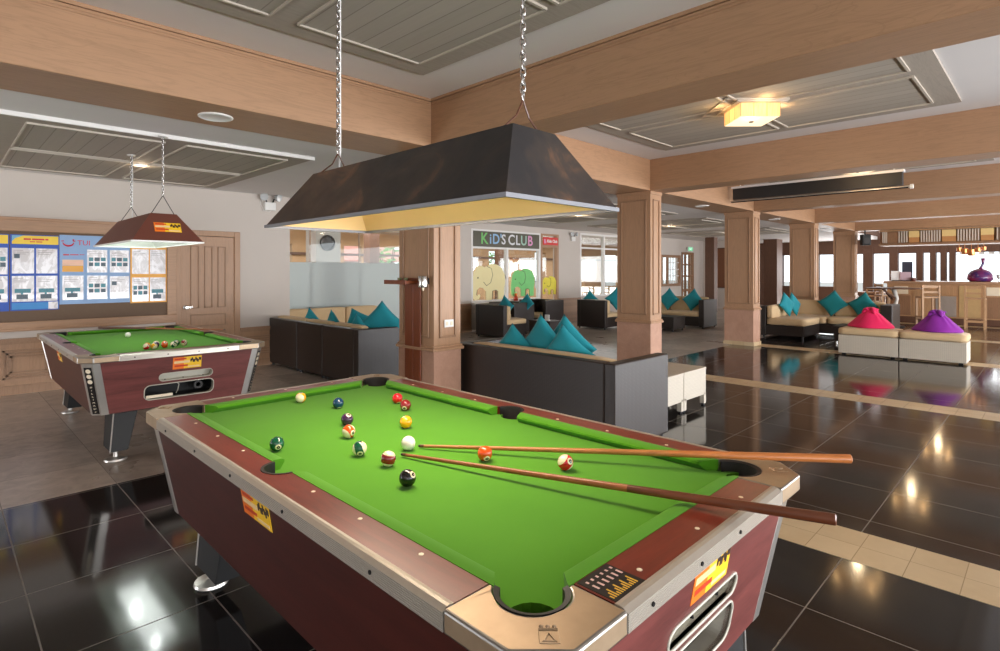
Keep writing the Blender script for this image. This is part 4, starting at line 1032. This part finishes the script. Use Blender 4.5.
for i, (x, y) in enumerate(((5.74, 7.2), (9.8, 7.2), (13.85, 7.2), (17.85, 7.2))):  # added lamps in downlight form, raise the ambient light of the lounge
    disc((x, y, LZ-.022), .085, E_WARM, 'added downlight in the boards of the back lounge, number %s from the left' % ('one', 'two', 'three', 'four')[i], 4, 'downlights', 'downlight', 'downlight')

# box lamps on the ceiling, turned 45 degrees
M['lamp_shell'] = None
t = NT('glowing shell lamp side'); x, y, z = t.sep(t.coord()); n = t.noise(t.coord('Object', (30, 30, 3)), 2, 3)
t.p(srgb(236, 190, 120), .5)
nx, ny, nz = t.sep(t.coord('Normal')); onx = t.math('GREATER_THAN', t.math('ABSOLUTE', nx), .5)
al = t.math('ADD', t.math('MULTIPLY', onx, y), t.math('MULTIPLY', t.math('SUBTRACT', 1, onx), x))
ln = t.math('LESS_THAN', t.math('ABSOLUTE', t.math('SUBTRACT', t.math('FRACT', t.math('MULTIPLY', al, 3/.38)), .5)), .05)
t.set(t.b.inputs['Emission Color'], t.mix(ln, t.ramp(n, [(.3, (1, .42, .10, 1)), (.65, (1, .62, .26, 1))]), (.12, .05, .02, 1))); t.b.inputs['Emission Strength'].default_value = .9; M['lamp_shell'] = t.mat
M['lamp_bottom'] = emit('glowing lamp bottom', (1, .80, .50, 1), 1.5)
def box_lamp(x, y, l):
    R = empty('ceiling_lamp', (x, y, CZ-.022), PI/4, l, 'ceiling lamp', 'square ceiling lamps'); s = .19
    MB().box(-.24, .24, -.24, .24, -.03, 0).build('ceiling_plate', M['batten'], R)
    MB().box(-s, s, -s, s, -.155, -.03).build('shade', M['lamp_shell'], R)
    MB().box(-s+.006, s-.006, -s+.006, s-.006, -.159, -.155).build('diffuser', M['lamp_bottom'], R)
    MB().lathe([(.018, -.168), (.024, -.16)], 14).build('knob', M['dark_metal'], R)
    bulb('lamp_glow', (0, 0, -.28), 9, (1, .74, .44), .05, R)
    for a, b in ((.35, 0), (-.35, 0), (0, .35), (0, -.35)): bulb('lamp_side_glow', (a*.9, b*.9, -.07), 1.0, (1, .62, .28), .03, R)
box_lamp(5.75, 2.13, 'glowing square ceiling lamp at upper right, nearest one'); box_lamp(9.82, 2.10, 'glowing square ceiling lamp half hidden by the second beam')
box_lamp(13.87, 2.05, 'square ceiling lamp farther back above the sectional sofa'); box_lamp(18.1, 2.12, 'square ceiling lamp farthest back, in front of the bar')

# projection screen casing
R = empty('projector_screen', (10.42, 0, 0), 0, 'black projection screen casing with pale tube hanging below the beams', 'projection screen')
MB().box(-.05, .05, 1.64, 4.17, 2.80, 3.00).build('casing', plain('black screen cloth', srgb(38, 36, 36), .6), R, bevel=.006)
MB().box(-.06, .06, 1.62, 4.19, 3.0, 3.035).build('top_rail', M['ceil_paint'], R)
MB().tube([(-.02, 1.55, 2.768), (-.02, 4.21, 2.768)], .020, 12).build('bottom_tube', M['brushed'], R, smooth=40)
MB().tube([(-.03, 1.57, 2.757), (-.03, 4.2, 2.757)], .012, 8).build('dark_slot', M['black'], R)
MB().lathe([(.0, 0), (.036, 0), (.036, .04), (0, .04)], 16).xf(Matrix.Translation((-.02, 1.55, 2.768)) @ Matrix.Rotation(PI/2, 4, 'X')).build('end_cap', M['white'], R, smooth=40)
for y in (1.75, 4.05): MB().tube([(0, y, 3.03), (0, y, CZ)], .012, 8).build('hanger_rod', M['white'], R)

# ================================================================== NOTICE BOARD AND POSTERS
BYF = WY-.002
R = empty('notice_board', (0, WY, 0), 0, 'wide wood framed brown notice board on the left wall', 'notice board')
MB().box(-1.6, 2.36, -.02, 0, .86, 1.99).build('backing', plain('brown felt backing', srgb(112, 92, 76), .9, 0, .06, 30), R)
fr = MB()
for (a, b, c, d) in ((-1.75, 2.47, 1.985, 2.14), (-1.75, 2.47, .79, .88), (2.355, 2.47, .88, 1.985), (-1.75, -1.6, .88, 1.985)):
    fr.box(a, b, -.045, 0, c, d)
fr.box(-1.8, 2.5, -.06, 0, 2.12, 2.155); fr.box(-1.75, 2.47, -.052, 0, .765, .80)
fr.build('frame', M['oak_x'], R, bevel=.006)
blueA, blueB = plain('royal blue poster', srgb(40, 84, 178), .5, 0, .06), plain('light blue poster', srgb(140, 172, 212), .5, 0, .05)
yel, orangeP = plain('yellow header', srgb(244, 208, 64), .5, 0, .05), plain('orange strip', srgb(238, 172, 74), .5, 0, .05)
t = NT('paper in plastic pocket'); n = t.noise(t.coord('Object', (1, 1, .6)), 9, 3, .6, 1.4); t.b.inputs['Coat Weight'].default_value = .5
PAPER = t.p(t.mix(t.ramp(n, [(.46, (0,0,0,1)), (.58, (1,1,1,1))]), srgb(206, 200, 200), srgb(238, 234, 236)), .25)
INK, TEALP, REDP = plain('dark photo print', srgb(66, 84, 96), .4, 0, .4, 40), plain('teal photo print', srgb(60, 128, 140), .4, 0, .4, 40), plain('red logo print', srgb(212, 40, 56), .5)
def poster(x0, x1, z0, z1, ground, label, headers=(), sheets=(), logo=False):
    o = MB().box(x0, x1, -.023, -.020, z0, z1).build('poster', ground, None, (0, WY, 0)); tag(o, label, 'poster', 'posters on the notice board')
    for qi, (a, b, c, d, mt) in enumerate(headers): MB().box(a, b, -.0240-.0004*qi, -.023, c, d).build('header', mt, o)
    for (a, b, c, d, kind) in sheets:
        s = MB().box(a, b, -.0255, -.023, c, d).build('sheet', PAPER, o); w, h = b-a, d-c
        m = MB()
        for k in range(3): m.box(a+.08*w, a+w*(.5+.13*((k*5) % 3)), -.0262, -.0255, d-h*(.10+.07*k), d-h*(.10+.07*k)+.006, 1)
        m.box(a+.08*w, a+.09*w, -.0260, -.0255, c+h*.1, d-h*.09, 1)
        if kind == 1:
            for i, (p, q) in enumerate(((.08, .30), (.36, .62), (.68, .92))):
                for j in range(2): m.box(a+w*p, a+w*q, -.0262, -.0255, c+h*(.50-.22*j), c+h*(.66-.22*j), 0 if (i+j) % 2 else 2)
        elif kind == 2: m.box(a+w*.12, a+w*.85, -.0262, -.0255, c+h*.34, c+h*.50, 2); m.box(a+w*.2, a+w*.72, -.0262, -.0255, c+h*.1, c+h*.28, 0); m.box(a+w*.4, a+w*.5, -.0260, -.0255, c+h*.27, c+h*.35, 2)
        elif kind == 3: m.box(a+w*.1, a+w*.35, -.0262, -.0255, c+h*.6, c+h*.78, 0)
        m.build('print', [INK, plain('grey print', srgb(150, 140, 140), .5), TEALP], s)
    if logo:
        m = MB(); K = lambda a: (1.222+.058*math.cos(a), -.0245, 1.872+.05*math.sin(a))
        m.tube([K(PI+2.95*k/14+.1) for k in range(15)], [.003+.009*math.sin(PI*k/14) for k in range(15)], 6)
        for s in (-1, 1): m.tube([(1.222+s*.06-.014, -.0245, 1.882), (1.222+s*.06+.014, -.0245, 1.884)], .006, 6)
        m.ball((1.275, -.0245, 1.898), .010, 8, 6)
        m.text('TUI', .09, Matrix.Translation((1.385, -.0245, 1.862)) @ Matrix.Rotation(PI/2, 4, 'X'), 0, .001)
        m.build('smile_logo', REDP, o)
        m = MB()
        for k, (a, w) in enumerate(((1.17, .06), (1.24, .09), (1.34, .05))): m.box(a, a+w, -.0245, -.023, 1.70+.004*k, 1.715)
        m.build('headline', REDP, o)
    return o
def hdr_text(o, txt, x, z, size, mat):
    MB().text(txt, size, Matrix.Translation((x, -.0247, z)) @ Matrix.Rotation(PI/2, 4, 'X'), 0, .001).build('headline', mat, o)
P1 = poster(.655, 1.128, 1.015, 1.945, blueA, 'royal blue poster with yellow header and four sheets', [(.67, 1.12, 1.83, 1.935, yel), (.67, 1.12, 1.03, 1.11, plain('bright blue footer', srgb(60, 140, 206), .5)), (1.02, 1.115, 1.025, 1.115, PAPER)],
    [(.67, .88, 1.47, 1.78, 3), (.90, 1.11, 1.47, 1.78, 0), (.67, .88, 1.125, 1.44, 2), (.90, 1.11, 1.125, 1.44, 2)])
m = MB()
for a, w in ((.78, .07), (.86, .12), (.99, .03)): m.box(a, a+w, -.0252, -.0245, 1.882, 1.902)
for a, w in ((.84, .05), (.90, .06)): m.box(a, a+w, -.0252, -.0245, 1.855, 1.866)
m.build('headline', REDP, P1)
MB().prism([(.67, 1.935), (.78, 1.935), (.70, 1.90), (.67, 1.86)], (), 0, .0008, 0, lambda a, b, h: (a, -.0245-h, b)).build('corner_flash', plain('pale blue flash', srgb(120, 176, 206), .5), P1)
poster(.13, .645, 1.015, 1.945, blueA, 'royal blue poster cut off by the left edge of the photo', [(.14, .635, 1.83, 1.935, yel), (.14, .52, 1.03, 1.11, plain('bright blue footer', srgb(60, 140, 206), .5))],
    [(.17, .39, 1.47, 1.78, 2), (.42, .63, 1.46, 1.78, 1), (.17, .39, 1.125, 1.44, 1), (.42, .63, 1.125, 1.44, 2)])
poster(1.132, 1.902, 1.075, 1.96, blueB, 'light blue poster with red smile logo and orange panel', [(1.16, 1.38, 1.57, 1.645, plain('peach strip', srgb(240, 196, 170), .5)), (1.16, 1.38, 1.49, 1.568, orangeP)],
    [(1.16, 1.38, 1.13, 1.44, 2), (1.42, 1.64, 1.48, 1.78, 1), (1.42, 1.64, 1.13, 1.44, 1), (1.67, 1.89, 1.48, 1.78, 1), (1.67, 1.89, 1.13, 1.43, 3)], True)
poster(1.904, 2.35, 1.06, 1.84, orangeP, 'orange poster with four sheets at the right end of the board', [], [(1.925, 2.125, 1.46, 1.80, 0), (2.14, 2.335, 1.46, 1.80, 0), (1.925, 2.125, 1.08, 1.41, 1), (2.14, 2.335, 1.08, 1.41, 2)])

# ================================================================== KIDS CLUB SIGNS AND ELEPHANTS
sg = empty('club_sign', (0, KY, 0), 0, 'dark glass sign with coloured letters above the kids windows', 'sign')
MB().box(9.50, 12.01, -.03, -.012, 2.115, 2.505).build('panel', plain('smoky sign panel', srgb(88, 84, 70), .3, 0, .1, 2), sg)
LC = {'g': plain('green letters', srgb(120, 196, 110), .5), 'b': plain('pale blue letters', srgb(150, 190, 226), .5), 'w': plain('white letters', srgb(226, 226, 230), .5), 'p': plain('pink letters', srgb(226, 160, 200), .5), 't': plain('mint letters', srgb(170, 206, 190), .5)}
xs = 9.98
for chx, x, c, s in (('K', 9.98, 'g', .40), ('i', 10.20, 'b', .36), ('D', 10.40, 'b', .36), ("'", 10.58, 'b', .36), ('S', 10.68, 'w', .36), ('C', 10.98, 'w', .38), ('L', 11.23, 'w', .36), ('U', 11.47, 't', .36), ('B', 11.73, 'p', .38)):
    MB().text(chx, s, Matrix.Translation((x-.11, -.032, 2.31)) @ Matrix.Rotation(PI/2, 4, 'X'), 0, .006, bold=.006).build('letter', LC[c], sg)
rs = empty('club_sign', (0, KY, 0), 0, 'small red sign with white lettering above the kids club door', 'sign')
MB().box(12.18, 12.84, -.03, -.012, 2.24, 2.46).build('panel', plain('red sign panel', srgb(220, 56, 52), .4), rs)
MB().text('Kids Club', .115, Matrix.Translation((12.58, -.032, 2.345)) @ Matrix.Rotation(PI/2, 4, 'X'), 0, .003, bold=.004).build('lettering', M['white'], rs)
MB().box(12.22, 12.28, -.033, -.03, 2.28, 2.40).box(12.29, 12.31, -.033, -.03, 2.28, 2.34).build('emblem', LC['p'], rs)
def elephant(x0, z0, w, h, c, label, flip=1):
    o = empty('elephant_sticker', (x0, KY+.024, z0), 0, label, 'window sticker', 'elephant stickers on the kids windows')
    P = lambda a, b, hh: ((a if flip > 0 else 1-a)*w, -hh, b*h)
    body = [(.30,.62),(.40,.88),(.55,.98),(.72,.97),(.88,.88),(.97,.70),(.985,.48),(.95,.30),(.945,.02),(.76,.02),(.755,.24),(.70,.28),(.60,.26),(.585,.02),(.40,.02),(.395,.26),(.33,.34)]
    m1 = MB().prism(body, (), 0, .004, 0, P); m1.build('body', c, o)
    head = [(.02,.10),(.10,.03),(.20,.05),(.24,.14),(.21,.19),(.16,.15),(.13,.17),(.155,.30),(.22,.36),(.34,.34),(.44,.44),(.46,.66),(.42,.84),(.30,.93),(.16,.90),(.06,.76),(.02,.55),(.0,.32)]
    MB().prism(head, (), .004, .008, 0, P).build('head', c, o)
    ear = [(.30,.86),(.42,.92),(.56,.86),(.60,.68),(.54,.48),(.42,.40),(.33,.50)]
    MB().prism(ear, (), .008, .011, 0, P).build('ear', c, o)
    d = MB()
    def line(pts, r=.006): d.tube([P(a, b, .0115) for a, b in pts], r, 5)
    line(ear[1:]); line([(.16,.15),(.13,.17),(.155,.30)]); line([(.40,.02),(.395,.26)]); line([(.585,.02),(.60,.26),(.70,.28),(.755,.24),(.76,.02)])
    line([(.97,.70),(1.0,.60),(1.02,.50)])
    line([(.155, .60), (.17, .63), (.185, .60)], .01)
    d.build('outline', M['sticker_dark'], o)
elephant(9.48, .74, 1.22, .96, plain('cream elephant film', srgb(240, 226, 170), .5, 0, .06, 3), 'large cream elephant sticker on the left kids window')
elephant(10.90, .80, .98, .78, plain('green elephant film', srgb(122, 206, 120), .5), 'green elephant sticker on the middle kids window')
elephant(12.18, .82, .66, .54, plain('yellow elephant film', srgb(230, 214, 60), .5), 'small yellow elephant sticker on the kids club door')
R = empty('toy_figure', (11.0, KY-.07, .71), 0, 'small red toy figure on the window sill below the green elephant', 'toy')
MB().lathe([(.0, 0), (.06, 0), (.05, .10), (.03, .13), (.0, .13)], 14).build('body', M['sticker_red'], R, smooth=True); MB().ball((0, 0, .165), .04, 12, 8).build('head', M['sticker_orange'], R, smooth=True)
# exit sign
R = empty('exit_sign', (21.1, KY-.02, 2.36), 0, 'small green lit exit sign above the far glazed door', 'exit sign')
MB().box(-.20, .20, -.06, 0, -.09, .09).build('housing', M['white'], R, bevel=.008); MB().box(-.18, .18, -.063, -.06, -.07, .07).build('face', emit('green exit face', (.15, .75, .35, 1), 1.0), R)
MB().text('EXIT', .11, Matrix.Translation((0, -.065, 0)) @ Matrix.Rotation(PI/2, 4, 'X'), 0, .002).build('lettering', emit('white exit letters', (1, 1, 1, 1), 1.2), R)
# brown board on the end wall
R = empty('wall_board', (22.39, 9.30, .82), 0, 'tall brown framed board on the white end wall', 'wall board')
MB().box(-.03, 0, -.55, .42, 0, 1.61).build('frame', M['brown_wood'], R, bevel=.01); MB().box(-.036, -.03, -.5, .37, .05, 1.56).build('face', plain('brown board face', srgb(122, 76, 48), .6), R)

# ================================================================== BAR
BRW = wood('oak bar timber', srgb(188, 146, 106), 2, .45, .2, 1)
R = empty('bar_counter', (20.5, 0, 0), 0, 'long timber bar counter with panelled front, at right', 'bar')
MB().box(0, .7, -5, 3.62, .1, 1.13).build('body', BRW, R); MB().box(-.10, .8, -5.05, 3.70, 1.13, 1.20).build('counter_top', wood('bar top timber', srgb(176, 138, 108), 1, .3, .2, 1), R, bevel=.008)
MB().box(-.02, .0, -5, 3.62, 0, .16).build('kickboard', M['brown_wood'], R)
for k in range(16):
    y = 3.5-k*.52; c = [BRW, M['mid_wood'], plain('yellow oak inset', srgb(196, 162, 112), .5), plain('grey slate inset', srgb(160, 148, 138), .5)][(k*3+1) % 4]
    MB().box(-.016, 0, y-.46, y, .2, 1.08 if k % 2 else .78).build('front_panel', c, R)
    if k % 2 == 0: MB().box(-.02, 0, y-.40, y-.06, .82, 1.05).build('inset_block', M['cream'] if k % 4 == 0 else BRW, R)
R = empty('bar_canopy', (20.0, 0, 0), 0, 'timber canopy with slatted boxes hanging above the bar', 'bar canopy')
MB().box(0, .9, -5, 3.74, 2.25, 2.31).build('bottom_shelf', M['mid_wood'], R); MB().box(0, .9, -5, 3.74, 2.66, 2.72).build('top_shelf', BRW, R); MB().box(.22, .27, -5, 3.74, 2.31, 2.66).build('back_board', BRW, R)
yb = plain('yellow timber block', srgb(236, 206, 140), .5, 0, .06); ob = plain('orange timber block', srgb(196, 140, 86), .5, 0, .06); pal = plain('pale slat', srgb(222, 208, 192), .5, 0, .05)
seq = [(3.66, 3.53, 's'), (3.53, 3.27, 'b'), (3.27, 3.03, 's'), (3.01, 2.77, 'y'), (2.75, 2.28, 's'), (2.26, 1.96, 'o'), (1.94, 1.46, 's'), (1.44, 1.18, 'y'), (1.14, .70, 's'), (.68, .4, 'o'), (.38, -.1, 's'), (-.12, -.4, 'y'), (-.42, -.9, 's'), (-.92, -1.2, 'o')]
for a, b, k in seq:
    if k == 's':
        m = MB(); n = max(3, int((a-b)/.055))
        for i in range(n): y = b+(i+.5)*(a-b)/n; m.box(.0, .05, y-.014, y+.014, 2.33, 2.65)
        m.build('slat_box', pal, R)
    elif k == 'b': MB().box(.02, .2, b, a, 2.32, 2.65).build('block', M['mid_wood'], R)
    else:
        MB().box(.0, .2, b, a, 2.47, 2.65).build('block', yb, R); MB().box(.02, .2, b, a, 2.32, 2.47).build('block', ob, R)
for y in (3.6, 1.2, -1.2): MB().box(.4, .46, y-.03, y+.03, 2.72, CZ).build('hanger_post', BRW, R)
# copper utensils hanging under the canopy
COP = plain('copper', srgb(214, 140, 84), .3, .8, .1)
for i, (y, s) in enumerate(((1.92, .9), (1.80, 1.2), (1.66, 1.4), (1.52, 1.0), (1.40, .8))):
    R = empty('copper_pot', (20.3, y, 2.25), 0, 'copper pot hanging below the bar canopy, one of a tight row', 'pot', 'copper pots below the canopy')
    MB().lathe([(0, -.24*s), (.05*s, -.235*s), (.065*s, -.19*s), (.06*s, -.12*s), (.062*s, -.11*s)], 16).build('bowl', COP, R, smooth=40); MB().tube([(0, 0, -.12*s), (0, 0, 0)], .006, 6).build('hook', COP, R)
# things on the bar top
def squash(loc):
    R = empty('glass_vessel', loc, 0, 'big violet onion shaped vessel with thin curved neck on the bar', 'vessel')
    t = NT('violet glaze'); n = t.noise(t.coord(), 3, 3); mt = t.p(t.ramp(n, [(.35, srgb(70, 50, 110)), (.6, srgb(150, 50, 90))]), .15)
    MB().lathe([(0, 0), (.22, .0), (.285, .06), (.29, .13), (.27, .21), (.21, .29), (.13, .335), (.055, .365), (0, .37)], 32).build('body', mt, R, smooth=True)
    MB().tube([(0, 0, .33), (0, -.03, .42), (0, -.06, .50), (0, -.065, .58), (0, -.06, .66)], [.055, .03, .03, .04, .045], 12).build('neck', mt, R, smooth=True)
squash((20.85, 1.52, 1.20))
def card(y, w, h, mat, l):
    R = empty('menu_card', (20.75, y, 1.20), .3, l, 'menu card'); MB().box(-.01, .01, -w/2, w/2, .02, h).build('card', mat, R); MB().box(-.05, .05, -w/2, w/2, 0, .02).build('foot', M['black'], R)
card(3.44, .24, .30, M['white'], 'white menu card standing at the left end of the bar'); card(3.20, .26, .27, plain('rose menu', srgb(190, 160, 170), .5), 'rose coloured menu card on the bar')
R = empty('cup', (20.7, 3.0, 1.20), 0, 'small dark cup on the bar next to the rose menu', 'cup'); MB().lathe([(0, 0), (.05, 0), (.062, .03), (.06, .10), (.05, .10), (.045, .03), (0, .02)], 18).build('bowl', plain('brown cup', srgb(120, 70, 60), .4), R, smooth=40); MB().tube([(.06, 0, .085), (.09, 0, .07), (.09, 0, .04), (.06, 0, .03)], .007, 6).build('handle', M['mid_wood'], R)
R = empty('cup', (20.75, 1.12, 1.20), 0, 'small grey glass on the bar beside the violet vessel', 'cup'); MB().lathe([(0, 0), (.03, 0), (.012, .02), (.012, .08), (.05, .11), (.06, .2), (.055, .2), (.02, .10), (0, .10)], 16).build('bowl', M['lens'], R, smooth=40)
def stool(x, y, rz, l, first=[None]):
    if first[0] is not None: return dup(first[0], (x, y, 0), rz, l)
    R = empty('bar_stool', (x, y, 0), rz, l, 'bar stool', 'timber bar stools'); first[0] = R
    for sx in (-1, 1):
        for sy in (-1, 1): MB().box(sx*.19-.022, sx*.19+.022, sy*.19-.022, sy*.19+.022, 0, 1.12 if sx < 0 else .76).build('leg', BRW, R, bevel=.004)
    MB().box(-.2, .22, -.21, .21, .76, .80).build('seat', BRW, R, bevel=.006)
    MB().box(-.2, -.18, -.17, .17, 1.04, 1.11).build('back_rail', BRW, R); MB().box(-.2, -.18, -.17, .17, .90, .95).build('back_rail', BRW, R)
    for z, a in ((.22, 0), (.30, 1)):
        for s in (-1, 1):
            if a == 0: MB().box(-.19, .19, s*.19-.014, s*.19+.014, z, z+.04).build('stretcher', BRW, R)
            else: MB().box(s*.19-.014, s*.19+.014, -.19, .19, z-.13, z-.09).build('stretcher', BRW, R)
stool(19.2, 1.49, 0, 'bar stool second from right, its back square to us'); stool(19.4, 2.50, .5, 'bar stool turned sideways, behind the violet bag'); stool(19.3, .66, 0, 'bar stool at the right edge of the photo')
stool(19.9, 3.55, -.9, 'bar stool at the left end of the bar behind the high table')
R = empty('high_table', (18.4, 3.12, 0), 0, 'high round dark table with pale crooked post, before the bar', 'high table')
MB().lathe([(0, 0), (.62, 0), (.64, .012), (.62, .03), (0, .03)], 36, (0, 0, 1.02)).build('table_top', M['brown_wood'], R, smooth=40)
MB().tube([(-.02, -.06, .0), (.02, -.10, .25), (-.03, -.04, .5), (.03, -.09, .75), (-.02, -.02, 1.02)], [.05, .042, .05, .042, .06], 10).build('post', plain('pale driftwood', srgb(206, 198, 188), .6, 0, .15, 12), R, smooth=True)
MB().tube([(0, 0, .72), (.12, .14, .88), (.22, .25, 1.02)], .03, 8).build('brace', M['brown_wood'], R); MB().tube([(0, -.05, .78), (-.1, .1, .9), (-.16, .2, 1.02)], .03, 8).build('brace', M['brown_wood'], R)
MB().lathe([(0, 0), (.28, 0), (.26, .03), (0, .035)], 28).build('base_plate', M['dark_metal'], R, smooth=40)
# small speaker on the last column
R = empty('loudspeaker', (19.55, 3.98, 2.42), .5, 'small black loudspeaker hanging below the far beam', 'loudspeaker')
MB().box(-.10, .12, -.12, .12, -.16, .16).build('cabinet', M['black'], R, bevel=.03); MB().lathe([(0, 0), (.08, 0), (.09, .012)], 20).xf(Matrix.Translation((-.10, 0, -.03)) @ Matrix.Rotation(-PI/2, 4, 'Y')).build('cone', M['rubber'], R, smooth=40); MB().tube([(.05, 0, .15), (.05, .0, .285)], .02, 8).build('bracket', M['black'], R)
# terrace chairs and table left of the bar
R = empty('terrace_table', (23.6, 4.75, 0), 0, 'bare timber table on the far terrace left of the bar', 'table')
MB().box(-.4, .4, -.5, .5, .72, .76).build('table_top', M['mid_wood'], R, bevel=.006)
for sx in (-1, 1):
    for sy in (-1, 1): MB().box(sx*.34-.03, sx*.34+.03, sy*.44-.03, sy*.44+.03, 0, .72).build('leg', M['mid_wood'], R)
def chair(x, y, rz, l, first=[None]):
    if first[0] is not None: return dup(first[0], (x, y, 0), rz, l)
    R = empty('dining_chair', (x, y, 0), rz, l, 'chair', 'terrace chairs'); first[0] = R
    for sx in (-1, 1):
        for sy in (-1, 1): MB().box(sx*.19-.02, sx*.19+.02, sy*.19-.02, sy*.19+.02, 0, .92 if sx > 0 else .45).build('leg', BRW, R)
    MB().box(-.21, .21, -.21, .21, .44, .48).build('seat', BRW, R)
    for z in (.62, .74, .86): MB().box(.18, .2, -.17, .17, z, z+.05).build('back_slat', BRW, R)
chair(22.7, 4.35, .4, 'terrace chair nearer the bar end'); chair(22.9, 5.2, -.5, 'terrace chair farther from the bar end')
